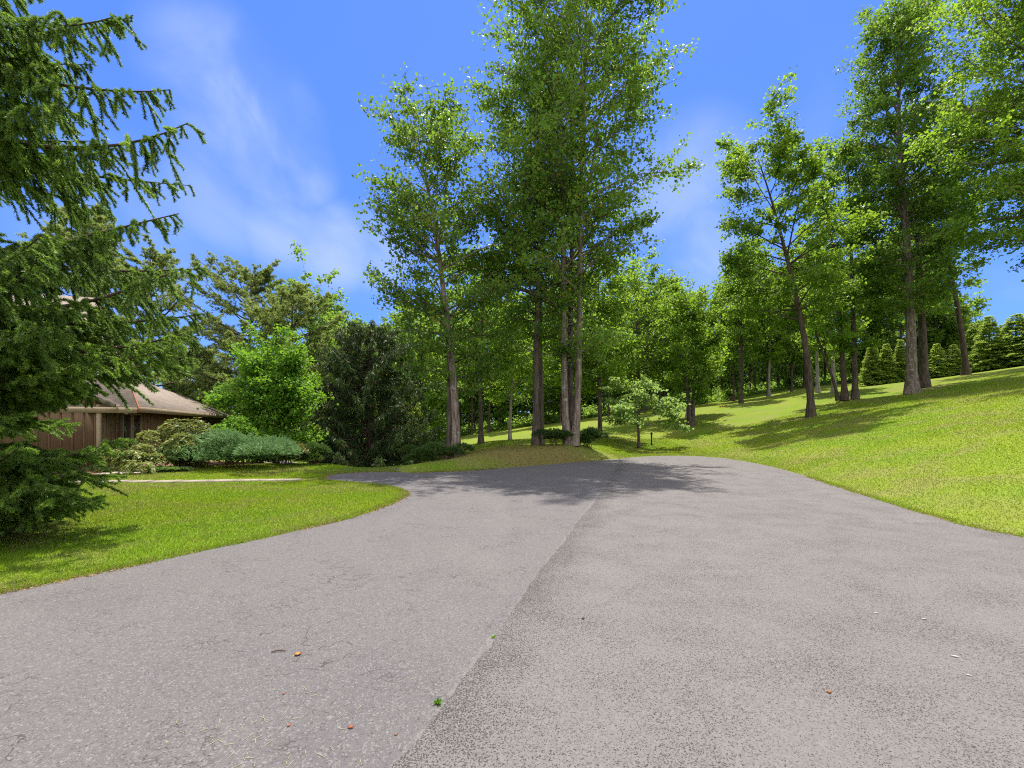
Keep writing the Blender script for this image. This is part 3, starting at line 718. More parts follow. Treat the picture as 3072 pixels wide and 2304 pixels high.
# ------------------------------------------------------------------ broadleaf trees
def broadleaf(name, label, cat, x, y, H, r0, cb, R, prof, nl, nsub, lps, leaf, leafm, bark, seed, lean=(0, 0), bend=1.3, up=(35, 60), droop=0.25, clump=0.22, trunks=None, group=None, z=None, subl=0.45, wid=0.8, wob=0.012, ldroop=0.35, sector=None):
    """tapered trunk(s) with limbs and sub-branches; leaves spread along the sub-branches"""
    rng = RNG(seed)
    z = gz(x, y) - 0.06 if z is None else z
    t = empty(name, (x, y, z), label, cat, group)
    trunks = trunks or [((0, 0), lean, 1.0, 1.0, bark)]
    LV = []
    nlt = sum(q[3] for q in trunks)
    for (off, ln, hs, share, bk) in trunks:
        h = H * hs; K = 18
        s = np.linspace(0, 1, K)
        ph = rng.uniform(0, 6, 4)
        A = np.stack([off[0] * np.minimum(1, 1) + ln[0] * s ** bend + h * wob * np.sin(s * 7 + ph[0]) * s, off[1] + ln[1] * s ** bend + h * wob * np.sin(s * 6 + ph[1]) * s, h * s], 1)
        rad = r0 * (hs ** 0.7) * (np.clip(1 - s, 0, 1) ** 0.85 * 0.93 + 0.05) * (1 + 0.55 * np.exp(-s * h / 0.45))
        mb = MB(); V, Fq = tubes(A[None], rad[None], 12); mb.add(V, Fq)
        n = max(6, int(nl * share / nlt))
        tt = np.sort(cb + (0.985 - cb) * rng.random(n) ** 0.92)
        base = np.stack([np.interp(tt, s, A[:, j]) for j in range(3)], 1)
        rb = np.interp(tt, s, rad)
        tc = (tt - cb) / (1 - cb)
        L = R * np.interp(tc, np.linspace(0, 1, len(prof)), prof) * rng.uniform(0.62, 1.18, n)
        az = np.arange(n) * 2.39996 + rng.normal(0, 0.5, n)
        if sector is not None: L = L * np.where(np.cos(az - sector[0]) > 0, 1.0, sector[1])
        el = np.radians(np.interp(tc, [0, 1], up) + rng.normal(0, 9, n))
        hd = np.stack([np.cos(az), np.sin(az), 0 * az], 1)
        k = 8; q = np.linspace(0, 1, k)
        pts = base[:, None] + hd[:, None] * (L[:, None] * q)[..., None]
        rise = np.tan(np.clip(el, -0.5, 1.3)) * L
        pts[..., 2] += rise[:, None] * q * (1 - droop * q)
        side = np.stack([-hd[:, 1], hd[:, 0], 0 * az], 1)
        pts += side[:, None] * (np.sin(q * 5 + rng.uniform(0, 6, (n, 1))) * 0.06 * L[:, None] * q)[..., None]
        pts[..., 2] += np.sin(q * 6 + rng.uniform(0, 6, (n, 1))) * 0.05 * L[:, None] * q
        rl = np.minimum(rb * 0.55, 0.012 + 0.016 * L)[:, None] * (1 - 0.9 * q ** 0.8)
        V, Fq = tubes(pts, rl, 6); mb.add(V, Fq)
        # sub-branches
        m = n * nsub
        li = np.repeat(np.arange(n), nsub); s0 = rng.uniform(0.12, 1.0, m) ** 0.75
        fi = s0 * (k - 1); i0 = np.minimum(fi.astype(int), k - 2); fr = (fi - i0)[:, None]
        b0 = pts[li, i0] * (1 - fr) + pts[li, i0 + 1] * fr
        sd = np.where(rng.random(m) < 0.5, -1, 1) * np.radians(rng.uniform(10, 80, m))
        h2 = hd[li] * np.cos(sd)[:, None] + side[li] * np.sin(sd)[:, None]
        h2[:, 2] = rng.normal(0.25, 0.35, m)
        h2 = norm(h2)
        l2 = (L[li] * subl * (1.15 - 0.75 * s0) + 0.25) * rng.uniform(0.5, 1.25, m)
        kk = 4; qq = np.linspace(0, 1, kk)
        p2 = b0[:, None] + h2[:, None] * (l2[:, None] * qq)[..., None]
        p2[..., 2] -= 0.12 * l2[:, None] * qq ** 2
        r2 = (0.006 + 0.006 * l2)[:, None] * (1 - 0.85 * qq)
        V, Fq = tubes(p2, r2, 3); mb.add(V, Fq)
        # leaves
        dens = rng.gamma(1.5, 1 / 1.5, m); cnt = rng.poisson(np.clip(lps * dens * np.clip(l2 / l2.mean(), 0.3, 2.2), 1, None))
        si = np.repeat(np.arange(m), cnt); u = rng.uniform(0.12, 1.08, len(si)); fi = np.clip(u * (kk - 1), 0, kk - 1.001); i0 = fi.astype(int); fr = (fi - i0)[:, None]
        c = p2[si, i0] * (1 - fr) + p2[si, i0 + 1] * fr
        c = c + rng.normal(0, 1, c.shape) * clump * np.array([1, 1, 0.75])
        LV.append(c)
        mb.build("trunk", M[bk], t, True)
    C = np.concatenate(LV)
    V, Fq = leaf_quads(rng, C, leaf, wid, ldroop)
    mk("crown", V, Fq, M[leafm], t)
    return t

TOPPY = [0.6, 0.85, 1.0, 1.0, 0.95, 0.9, 0.82, 0.7, 0.45]
POP = [0.55, 0.8, 0.95, 1.0, 1.0, 0.92, 0.8, 0.6, 0.28]
OVAL = [0.5, 0.9, 1.0, 1.0, 0.9, 0.7, 0.35]
def at(u, d): return (u - 512) / F * d, d
T_ = "tree"
x, y = at(571, 22)
broadleaf("poplar_tree", "tall poplar on the mound with two main grey trunks and a third behind", T_, x, y, 25.5, 0.19, 0.17, 4.7, TOPPY, 150, 13, 30, 0.15, "poplar_leaf", "bark_grey", 21,
          trunks=[((-0.17, 0.0), (-0.42, 0.2), 0.98, 1.0, "bark_grey"), ((0.17, 0.0), (0.52, -0.2), 1.0, 1.1, "bark_grey"), ((0.03, 0.25), (0.15, 1.2), 0.9, 0.7, "bark_brown")], bend=0.5, up=(22, 62), clump=0.19, wob=0.006)
x, y = at(455, 19.5)
broadleaf("poplar_tree", "slender twin-stemmed poplar at the left end of the mound, top leaning left", T_, x, y, 15.4, 0.20, 0.24, 3.1, POP, 92, 12, 26, 0.135, "poplar_leaf", "bark_grey", 22,
          trunks=[((0.05, 0.0), (-2.3, 0.2), 1.0, 1.0, "bark_grey"), ((-0.25, 0.3), (-1.0, 1.0), 0.8, 0.7, "bark_brown")], bend=2.1, up=(18, 60), clump=0.17, wob=0.012)
x, y = at(536, 22)
broadleaf("poplar_tree", "dark-trunked poplar just left of the big three-stemmed poplar", T_, x, y, 20, 0.185, 0.22, 3.4, POP, 70, 11, 26, 0.15, "poplar_leaf", "bark_brown", 23, lean=(0.2, 0.6), up=(15, 58), wob=0.007)
x, y = at(541.5, 26)
broadleaf("poplar_tree", "brown trunk half hidden behind the dark-trunked poplar", T_, x, y, 17, 0.16, 0.35, 2.8, OVAL, 40, 9, 16, 0.19, "maple_leaf", "bark_brown", 24, up=(10, 50))
x, y = at(600, 35)
broadleaf("maple_tree", "leafy maple with a dark trunk just right of the big poplar", T_, x, y, 14.0, 0.19, 0.27, 3.4, OVAL, 64, 11, 30, 0.18, "maple_leaf", "bark_brown", 25, lean=(-0.2, 0.5), up=(8, 50))
x, y = at(638, 45)
broadleaf("maple_tree", "broad bright maple crown rising behind the small dogwood", T_, x, y, 14.5, 0.22, 0.2, 4.6, OVAL, 64, 11, 26, 0.22, "maple_leaf", "bark_brown", 85, up=(8, 50))
x, y = at(481, 32)
broadleaf("maple_tree", "slim maple standing on the far lawn behind the left poplar", T_, x, y, 13.5, 0.19, 0.28, 3.4, OVAL, 50, 10, 26, 0.19, "maple_leaf", "bark_brown", 26, up=(8, 50))
x, y = at(510, 34)
broadleaf("young_tree", "thin pale-stemmed young tree between the slim maple and the dark-trunked poplar", T_, x, y, 9.5, 0.13, 0.3, 2.6, OVAL, 36, 9, 16, 0.2, "maple_leaf", "bark_pale", 27, up=(8, 50), lean=(0.3, 0))
x, y = at(639, 29.8)
broadleaf("dogwood_tree", "small dogwood with a flat spreading crown and thin dark stem", T_, x, y, 4.6, 0.10, 0.34, 3.0, [0.9, 1.0, 0.85, 0.7, 0.5, 0.3], 24, 9, 26, 0.19, "dogwood_leaf", "bark_dark", 28, lean=(-0.25, 0), up=(2, 30), droop=0.9, clump=0.11, wob=0.02, ldroop=0.6)
x, y = at(691, 38)
broadleaf("maple_tree", "small maple forking into two stems at its base on the far lawn", T_, x, y, 10.6, 0.19, 0.2, 2.3, OVAL, 54, 10, 24, 0.19, "maple_leaf", "bark_brown", 29,
          trunks=[((-0.1, 0), (-1.2, 0.2), 1.0, 1.0, "bark_brown"), ((0.15, 0), (0.6, 0.3), 0.95, 1.0, "bark_brown")], up=(15, 58))
x, y = at(811, 31)
broadleaf("locust_tree", "dark brown tree with an open crown leaning left over the hillside", T_, x, y, 19.3, 0.25, 0.27, 5.3, [0.6, 0.9, 1.0, 1.0, 0.92, 0.8, 0.6, 0.35], 50, 14, 50, 0.18, "maple_leaf", "bark_dark", 30, lean=(-3.7, 0.5), bend=1.7, up=(18, 44), clump=0.2, subl=0.5, sector=(3.1, 0.72), wob=0.008)
x, y = at(851, 37)
broadleaf("poplar_tree", "double-stemmed poplar on the slope between the leaning tree and the broad poplar", T_, x, y, 21.5, 0.24, 0.2, 2.7, POP, 90, 11, 30, 0.18, "maple_leaf", "bark_brown", 31,
          trunks=[((-0.45, 0.1), (-1.8, 0.3), 0.97, 1.0, "bark_dark"), ((0.35, 0), (-0.5, 0.2), 1.0, 1.1, "bark_brown"), ((-0.9, 0.3), (-3.4, 0.3), 0.45, 0.3, "bark_dark")], up=(12, 60))
x, y = at(912, 34)
broadleaf("poplar_tree", "broad tall poplar with a thick grey trunk on the hillside", T_, x, y, 30, 0.37, 0.2, 4.4, POP, 145, 12, 27, 0.19, "poplar_leaf", "bark_grey", 32, lean=(-1.0, 0.4), up=(15, 62), clump=0.22, wob=0.005)
x, y = at(924, 36.6)
broadleaf("poplar_tree", "brown trunk with flared foot right behind the broad grey poplar", T_, x, y, 23, 0.33, 0.25, 3.6, POP, 60, 10, 18, 0.23, "poplar_leaf", "bark_brown", 33, lean=(-0.6, 0.5), up=(10, 58))
x, y = at(966, 41.5)
broadleaf("poplar_tree", "thin dark curving tree right of the broad grey poplar near the conifers", T_, x, y, 19.5, 0.26, 0.42, 3.1, OVAL, 46, 9, 16, 0.22, "maple_leaf", "bark_dark", 34, lean=(-2.6, 0.3), bend=1.2, up=(12, 50))
x, y = at(1082, 25)
broadleaf("poplar_tree", "tree at the right picture edge with overhanging leafy limbs", T_, x, y, 27, 0.36, 0.24, 6.6, POP, 190, 14, 40, 0.165, "maple_leaf", "bark_grey", 35, up=(8, 58), clump=0.22, lean=(-0.5, 0))
for (u, d, H, r, bk, lab, sd) in [(741, 52, 17, 0.22, "bark_brown", "straight brown lawn tree in front of the forest, left of the leaning tree", 36), (769, 56, 15, 0.16, "bark_pale", "thin pale trunk in front of the forest, close left of the leaning tree", 37),
                                  (818, 48, 18, 0.2, "bark_pale", "pale leaning trunk right behind the dark leaning tree", 38), (834, 45, 13, 0.24, "bark_pale", "pale rough trunk between the leaning tree and the double-stemmed poplar", 39),
                                  (688, 44, 9, 0.2, "bark_pale", "pale trunk tucked behind the small forked maple", 40), (566, 36, 12, 0.2, "bark_brown", "brown trunk seen left of the three-stemmed poplar's foot", 41)]:
    x, y = at(u, d)
    broadleaf("lawn_tree", lab, T_, x, y, H, r, 0.3, 2.9, OVAL, 44, 9, 16, 0.26, "maple_leaf", bk, sd, up=(8, 52), lean=(-0.6 if sd in (38, 39) else 0.2, 0))
for (u, d, H, lab, sd) in [(868, 58, 12, "leafy hilltop tree behind the slim leftmost conifers", 81), (893, 60, 13, "leafy hilltop tree seen left of the broad grey poplar's trunk", 82), (934, 56, 9, "leafy hilltop tree above the low conifer right of the flared trunk", 83), (954, 58, 8.5, "leafy hilltop tree left of the thin curving tree's stem", 84)]:
    x, y = at(u, d)
    broadleaf("hilltop_tree", lab, T_, x, y, H, 0.2, 0.08, 3.6, OVAL, 48, 10, 18, 0.3, "wood_leaf", "bark_brown", sd, up=(5, 50))
# left side, behind the house and shrubs
x, y = at(276, 20.5)
broadleaf("magnolia_tree", "dense bright green small tree behind the low shrubs", T_, x, y, 5.0, 0.12, 0.03, 2.0, [0.85, 1.0, 1.0, 0.85, 0.65, 0.4], 75, 12, 36, 0.125, "bright_leaf", "bark_brown", 42, up=(5, 65), clump=0.16)
x, y = at(310, 42)
broadleaf("maple_tree", "rounded green maple crown behind the right white pine", T_, x, y, 16.5, 0.25, 0.2, 4.0, OVAL, 60, 11, 20, 0.26, "wood_leaf", "bark_brown", 43, up=(8, 55))
for (u, d, H, R, lab, sd) in [(190, 44, 9.5, 3.2, "bushy tree behind the far corner of the house roof", 44), (228, 50, 8.5, 3.4, "low bushy tree in the gap between house and pines", 45), (340, 46, 13.5, 4.2, "green tree behind the dark drooping spruce, left side", 46), (372, 52, 15, 4.0, "green tree rising behind the dark drooping spruce", 47),
                              (125, 40, 10, 3.6, "bushy tree behind the middle of the house roof", 48), (420, 36, 11.5, 3.6, "green tree between the dark spruce and the left poplar", 49)]:
    x, y = at(u, d)
    broadleaf("leafy_tree", lab, T_, x, y, H, 0.2, 0.12, R, OVAL, 44, 9, 16, 0.3, "wood_leaf", "bark_brown", sd, up=(5, 50))

# ------------------------------------------------------------------ conifers
def pine(label, x, y, H, r0, L0, seed, z, low=0.12, lean=(0, 0), nl=84, sector=None):
    rng = RNG(seed)
    t = empty("white_pine", (x, y, z), label, "tree")
    K = 14; s = np.linspace(0, 1, K)
    A = np.stack([lean[0] * s + 0.05 * np.sin(s * 9), lean[1] * s + 0.05 * np.cos(s * 8), H * s], 1)
    rad = r0 * (1 - 0.92 * s)
    mb = MB(); V, Fq = tubes(A[None], rad[None], 10); mb.add(V, Fq)
    tt = low + (0.97 - low) * (np.floor(np.arange(nl) / 4) + rng.uniform(0, 0.35, nl)) / (nl / 4)
    tt = np.clip(tt, 0, 0.985)
    base = np.stack([np.interp(tt, s, A[:, j]) for j in range(3)], 1)
    tc = (tt - low) / (1 - low)
    L = L0 * np.interp(tc, [0, 0.3, 0.7, 1], [1.0, 1.0, 0.72, 0.22]) * rng.uniform(0.55, 1.2, nl)
    az = rng.uniform(0, 2 * math.pi, nl)
    if sector: L = L * np.where(np.cos(az - sector[0]) > 0.2, sector[1], 1)
    hd = np.stack([np.cos(az), np.sin(az), 0 * az], 1); side = np.stack([-hd[:, 1], hd[:, 0], 0 * az], 1)
    k = 8; q = np.linspace(0, 1, k)
    pts = base[:, None] + hd[:, None] * (L[:, None] * q)[..., None]
    e0 = np.interp(tc, [0, 1], [-0.05, 0.75]) + rng.normal(0, 0.08, nl)
    pts[..., 2] += L[:, None] * (e0[:, None] * q + 0.22 * q ** 2.2)
    V, Fq = tubes(pts, (0.012 + 0.012 * L)[:, None] * (1 - 0.85 * q), 5); mb.add(V, Fq)
    nsub = 22; m = nl * nsub; li = np.repeat(np.arange(nl), nsub)
    s0 = rng.uniform(0.25, 1.0, m); fi = s0 * (k - 1); i0 = np.minimum(fi.astype(int), k - 2); fr = (fi - i0)[:, None]
    b0 = pts[li, i0] * (1 - fr) + pts[li, i0 + 1] * fr
    sd = np.where(rng.random(m) < 0.5, -1, 1) * np.radians(rng.uniform(5, 65, m))
    h2 = hd[li] * np.cos(sd)[:, None] + side[li] * np.sin(sd)[:, None]; h2[:, 2] = rng.normal(0.22, 0.16, m); h2 = norm(h2)
    l2 = (0.30 * L[li] * (1.2 - s0) + 0.25) * rng.uniform(0.6, 1.2, m)
    q2 = np.linspace(0, 1, 4); p2 = b0[:, None] + h2[:, None] * (l2[:, None] * q2)[..., None]
    V, Fq = tubes(p2, np.full((m, 4), 0.008), 3); mb.add(V, Fq)
    mb.build("trunk", M["bark_dark"], t, True)
    nt_ = 9; ti = np.repeat(np.arange(m), nt_); u = rng.uniform(0.25, 1.0, len(ti))
    c = b0[ti] + h2[ti] * (l2[ti] * u)[:, None] + rng.normal(0, 0.05, (len(ti), 3))
    nn = 13; ni = np.repeat(np.arange(len(c)), nn)
    D = rng.normal(size=(len(ni), 3)) * 0.75 + h2[ti][ni] * 0.8; D[:, 2] += 0.35
    V, Fq = spikes(rng, c[ni], D, rng.uniform(0.11, 0.21, len(ni)), 0.034)
    mk("crown", V, Fq, M["pine"], t)
    return t
for (u, d, vt, L0, sd, low, lab, sec, zb) in [(250, 32, 268, 4.4, 51, 0.22, "tall white pine with long bare-looking limbs reaching left over the house", (3.1, 1.25), -1.0),
                                       (291, 29, 292, 4.0, 52, 0.08, "yellowish white pine right behind the bright green small tree", None, -0.8),
                                       (150, 31, 258, 4.6, 53, 0.1, "white pine behind the middle of the house, right of the foreground spruce", (0, 1.2), -0.6),
                                       (78, 29, 202, 3.2, 54, 0.3, "tallest white pine, its top showing between the foreground spruce branches", None, -0.5),
                                       (196, 38, 352, 3.6, 55, 0.1, "short white pine behind the far end of the house roof", None, -1.0)]:
    x, y = at(u, d); H = EYE - (vt - HV) / F * d - zb
    pine(lab, x, y, H, 0.2, L0, sd, zb, low, sector=sec)

def spruce(name, label, x, y, H, R, seed, z, mat, nl, nstrip, slen, swid, hang, droop, low=0.03, group=None, pw=0.85):
    """conifer: whorled limbs with hanging or spreading sprays"""
    rng = RNG(seed)
    t = empty(name, (x, y, z), label, "tree", group)
    A = np.stack([np.zeros(8), np.zeros(8), np.linspace(0, H, 8)], 1)
    mb = MB(); V, Fq = tubes(A[None], (R * 0.075 * (1 - np.linspace(0, 0.95, 8)))[None], 8); mb.add(V, Fq)
    tt = np.sort(low + (0.985 - low) * rng.random(nl) ** 1.15)
    L = R * (1 - tt) ** pw * rng.uniform(0.7, 1.12, nl) + 0.12
    az = np.arange(nl) * 2.39996 + rng.normal(0, 0.4, nl)
    hd = np.stack([np.cos(az), np.sin(az), 0 * az], 1); side = np.stack([-hd[:, 1], hd[:, 0], 0 * az], 1)
    k = 7; q = np.linspace(0, 1, k)
    pts = np.zeros((nl, k, 3)); pts[..., 2] = (H * tt)[:, None]; pts += hd[:, None] * (L[:, None] * q)[..., None]
    pts[..., 2] += L[:, None] * (-droop * np.sin(q * 2.2) + droop * 0.75 * q ** 3 + 0.12 * q * tt[:, None])
    V, Fq = tubes(pts, (0.01 + 0.008 * L)[:, None] * (1 - 0.85 * q), 4); mb.add(V, Fq)
    mb.build("trunk", M["bark_dark"], t, True)
    cnt = np.maximum(6, (nstrip * L / R).astype(int)); li = np.repeat(np.arange(nl), cnt); m = len(li)
    s0 = rng.uniform(0.15, 1.02, m) ** 0.8; fi = np.clip(s0, 0, 1) * (k - 1); i0 = np.minimum(fi.astype(int), k - 2); fr = (fi - i0)[:, None]
    b0 = pts[li, i0] * (1 - fr) + pts[li, i0 + 1] * fr
    sg = np.where(rng.random(m) < 0.5, -1, 1)[:, None]
    out = side[li] * sg * rng.uniform(0.2, 1.0, (m, 1)) + hd[li] * rng.uniform(0.2, 0.9, (m, 1))
    l2 = (slen * (0.5 + 0.8 * (1 - s0)) * rng.uniform(0.6, 1.3, m) * np.clip(L[li] / R + 0.35, 0.4, 1.2))
    b0 = b0 + norm(out) * (rng.uniform(0, 0.35, m) * l2)[:, None]
    D = norm(out) * (1 - hang) + np.array([0, 0, -1.0]) * hang + rng.normal(0, 0.14, (m, 3))
    D = norm(D)
    nsp = 5; si = np.repeat(np.arange(m), nsp); u = rng.uniform(0, 0.85, len(si))
    c = b0[si] + D[si] * (l2[si] * u)[:, None]
    d2 = norm(D[si] + rng.normal(0, 0.42, (len(si), 3)))
    s = slen * 0.42 * rng.uniform(0.7, 1.3, len(si))
    V, Fq = leaf_quads(rng, c + d2 * s[:, None] * 0.5, s, swid, 0, axis=d2 * 30, up=0.3, fold=0.05)
    mk("crown", V, Fq, M[mat], t)
    return t
x, y = at(370, 25.5)
spruce("dark_spruce", "dark drooping spruce with brown dead twigs beyond the drive's dip", x, y, 8.8, 4.3, 61, gz(x, y) - 0.1, "dark_spruce", 210, 95, 0.6, 0.22, 0.8, 0.22, 0.02, pw=0.36)
x, y = at(414, 29)
spruce("young_spruce", "small drooping light green conifer right of the dark spruce", x, y, 4.6, 1.7, 62, gz(x, y) - 0.1, "green_spruce", 90, 50, 0.4, 0.24, 0.6, 0.2)

# row of conifers along the hilltop, one prototype copied
sp = spruce("hill_conifer", "slim conifer on the hilltop, leftmost of the row", 0, 0, 5.0, 1.35, 63, 0, "green_spruce", 260, 60, 0.30, 0.34, 0.1, -0.12, 0.02, "conifers in a row along the hilltop")
rows = [(872, 49, 4.9, 0.95, "slim conifer on the hilltop, leftmost of the row"), (886, 48.5, 4.4, 1.0, "slim conifer close beside the leftmost conifer of the hilltop row"), (901, 48, 4.6, 0.9, "conifer partly hidden by the broad grey poplar's trunk"),
        (937, 46, 3.6, 1.05, "low conifer just right of the flared brown trunk"), (953, 45.5, 3.2, 1.1, "lowest conifer of the row, left of the thin curving tree"), (974, 47, 5.2, 1.2, "conifer standing right behind the thin curving tree"),
        (989, 44, 5.4, 1.2, "tall pointed conifer with sky beside its top"), (1003, 47, 4.6, 1.2, "conifer filling the gap between the two tall conifers"), (1016, 43, 5.1, 1.6, "broadest dark conifer at the right end of the row"), (1048, 41, 5.6, 1.5, "conifer cut by the right picture edge")]
for i, (u, d, h, ws, lab) in enumerate(rows):
    o = sp if i == 0 else copy_tree(sp)
    x, y = at(u, d); o.location = (x, y, gz(x, y) - 0.05); s = h / 5.0
    o.scale = (0.92 * ws * s ** 0.4, 0.92 * ws * s ** 0.4, s * 1.05); o.rotation_euler = (0, 0, i * 1.7); o["label"] = lab

# ------------------------------------------------------------------ forest behind the lawn
protos = []
rngf = RNG(70)
for k_, (H, r, cb, R, bk, nl) in enumerate([(21, 0.20, 0.34, 3.4, "bark_dark", 60), (24, 0.23, 0.40, 3.2, "bark_brown", 60), (18, 0.17, 0.26, 3.3, "bark_brown", 56), (22, 0.20, 0.42, 3.6, "bark_dark", 56), (13, 0.13, 0.10, 2.9, "bark_brown", 54)]):
    protos.append(broadleaf("forest_tree", "x", T_, 0, 0, H, r, cb, R, OVAL, nl, 9, 14, 0.34, "wood_leaf", bk, 71 + k_, up=(10, 58), clump=0.33, z=0, lean=(0.5, 0.2)))
used = set(); nforest = 0
def forest(u, d, pi, sc, lab, grp):
    global nforest
    o = protos[pi] if pi not in used else copy_tree(protos[pi]); used.add(pi)
    x, y = at(u, d); o.location = (x, y, gz(x, y) - 0.1); o.scale = (sc * rngf.uniform(0.9, 1.1), sc * rngf.uniform(0.9, 1.1), sc)
    o.rotation_euler = (0, 0, rngf.uniform(0, 6.28)); o["label"] = lab; o["group"] = grp; nforest += 1
xs = np.arange(-26, 57, 3.3)
for i, x0 in enumerate(xs):      # front row at the lawn's rim
    x = x0 + rngf.normal(0, 0.7); d = 62 + 3 * math.sin(i * 1.3) + rngf.normal(0, 0.6) - max(0, x - 18) * 0.16
    forest(512 + x / d * F, d, int(rngf.choice([0, 1, 2, 3, 2])), rngf.uniform(0.68, 0.9), "slim forest tree standing at the edge where the lawn ends", "front trees of the forest edge")
for i, x0 in enumerate(np.arange(-30, 62, 4.0)):
    x = x0 + rngf.normal(0, 1.0); d = 70 + rngf.normal(0, 1.5) - max(0, x - 22) * 0.12
    forest(512 + x / d * F, d, int(rngf.choice([0, 1, 3])), rngf.uniform(0.74, 0.95), "taller forest tree in the shade behind the forest edge", "second line of forest trees")
for i, x0 in enumerate(np.arange(-34, 70, 4.6)):
    x = x0 + rngf.normal(0, 1.0); d = 80 + rngf.normal(0, 2)
    if x > 58: d += 10
    forest(512 + x / d * F, d, int(rngf.choice([0, 1, 2, 3])), rngf.uniform(0.75, 0.95), "deep forest tree showing only between nearer trunks", "deep forest trees")
for i, x0 in enumerate(np.arange(-27, 60, 8.5)):
    x = x0 + rngf.normal(0, 1.0); d = 66 + rngf.normal(0, 1.5) - max(0, x - 18) * 0.15
    forest(512 + x / d * F, d, 4, rngf.uniform(0.4, 0.65), "low leafy forest tree filling the forest edge", "low trees of the forest edge")
# forest floor litter and brush
rngu = RNG(80)
n = 60000; X = rngu.uniform(-40, 62, n); Y = 69 + rngu.uniform(-3.5, 24, n) - np.clip(X - 18, 0, 60) * 0.14
Z = ground(X, Y, False); C = np.stack([X, Y, Z + np.abs(rngu.normal(0, 0.4, n)) * (0.6 + 0.9 * (np.sin(X * 1.1) * np.sin(Y * 0.9) > 0.1))], 1)
V, Fq = leaf_quads(rngu, C, 0.36, 0.8, 0.2); tag(mk("undergrowth", V, Fq, M["wood_leaf"]), "leafy brush on the forest floor behind the lawn", "undergrowth", kind="stuff")
# far wood closing the view between the trunks
n = 130000; X = rngu.uniform(-75, 95, n); Y = 100 + rngu.uniform(-4, 8, n); hh = rngu.random(n) ** 1.15 * (17 + 3 * np.sin(X * 0.35) + 2 * np.sin(X * 0.9))
hh = hh * np.clip((X + 75) / 25, 0.35, 1) * np.clip((90 - X) / 30, 0.3, 1)
C = np.stack([X, Y, ground(X, Y, False) + hh], 1)
V, Fq = leaf_quads(rngu, C, 0.75, 0.8, 0.2); tag(mk("far_woods", V, Fq, M["wood_leaf"]), "distant mass of woods closing the view behind the forest", "woods", kind="stuff")

# ------------------------------------------------------------------ shrubs
def shrub(name, label, x, y, rx, ry, h, seed, n, leaf, wid, mat, mode="leaf", lobes=9, group=None, stems=True, z=None, zlo=0.25):
    rng = RNG(seed); z = gz(x, y) - 0.02 if z is None else z
    t = empty(name, (x, y, z), label, "shrub", group)
    # lobed body: several overlapping clumps, leaves mostly in the outer shell
    lc = np.stack([rng.normal(0, 0.42, lobes) * rx, rng.normal(0, 0.42, lobes) * ry, rng.uniform(zlo, 0.72, lobes) * h], 1)
    lr = rng.uniform(0.34, 0.58, lobes)
    li = rng.integers(0, lobes, n); dv = norm(rng.normal(size=(n, 3))); dv[:, 2] = np.abs(dv[:, 2]) * 1.0 - 0.25
    rr_ = rng.uniform(0.55, 1.0, n) ** 0.5 * lr[li]
    bump = 1 + 0.22 * np.sin(dv[:, 0] * 7 + li) * np.sin(dv[:, 1] * 6 + li * 2)
    C = lc[li] + dv * (rr_ * bump)[:, None] * np.array([rx, ry, h * 0.62])
    C[:, 2] = np.clip(C[:, 2], 0.03, None)
    if mode == "leaf":
        V, Fq = leaf_quads(rng, C, leaf, wid, 0.2, axis=dv * 0.8)
    elif mode == "rosette":
        k = n // 7; c = C[:k]; ri = np.repeat(np.arange(k), 7); a = rng.uniform(0, 6.28, len(ri))
        ax = norm(dv[:k] + np.array([0, 0, 0.7])); s1 = norm(np.cross(ax, rng.normal(size=(k, 3)))); s2 = np.cross(ax, s1)
        D = s1[ri] * np.cos(a)[:, None] + s2[ri] * np.sin(a)[:, None] + ax[ri] * 0.15
        s = leaf * rng.uniform(0.75, 1.25, len(ri))
        V, Fq = leaf_quads(rng, c[ri] + D * s[:, None] * 0.55, s, wid, 0, axis=D * 20, up=1.2, fold=0.06)
    else:   # feathery sprays pointing out and slightly up
        D = norm(dv * np.array([1, 1, 0.35]) + np.array([0, 0, 0.42]) + rng.normal(0, 0.25, (n, 3)))
        s = leaf * rng.uniform(0.6, 1.4, n)
        V, Fq = leaf_quads(rng, C + D * s[:, None] * 0.4, s, wid, 0, axis=D * 20, up=0.4, fold=0.03)
    mk("foliage", V, Fq, M[mat], t)
    if stems:
        k = 16; e = lc[rng.integers(0, lobes, k)] + rng.normal(0, 0.12, (k, 3)) * np.array([rx, ry, h]); e[:, 2] = np.clip(e[:, 2], 0.2 * h, None)
        q = np.linspace(0, 1, 6); b = np.stack([rng.normal(0, 0.12, k), rng.normal(0, 0.12, k), 0 * np.arange(k)], 1)
        P = b[:, None] + (e - b)[:, None] * q[None, :, None]; P[..., 2] = e[:, None, 2] * q ** 0.75
        V, Fq = tubes(P, 0.016 * (1 - 0.7 * q)[None] * np.ones((k, 1)), 5); mk("stems", V, Fq, M["twig"], t)
    return t
def su(u, v): return G0(u, v)
x, y = at(184, 15.8); shrub("rhododendron", "yellowish open rhododendron in front of the glazed bay", x, y, 1.12, 0.9, 2.05, 101, 11000, 0.15, 0.32, "rhodo_leaf", "rosette", 16, zlo=0.06)
x, y = at(124, 14.3); shrub("rhododendron", "low pale-leaved rhododendron by the house corner", x, y, 0.85, 0.6, 1.05, 102, 4600, 0.14, 0.32, "rhodo_leaf", "rosette", 10, zlo=0.08)
x, y = at(231, 15.6); shrub("juniper_shrub", "wide blue-green feathery juniper at the front of the bed", x, y, 1.75, 0.95, 1.42, 113, 24000, 0.17, 0.2, "juniper", "spray", 30)
x, y = at(230, 17.4); shrub("laurel_shrub", "rounded glossy green shrub behind the juniper", x, y, 1.25, 1.0, 2.15, 104, 7000, 0.12, 0.5, "bright_leaf", "leaf", 10)
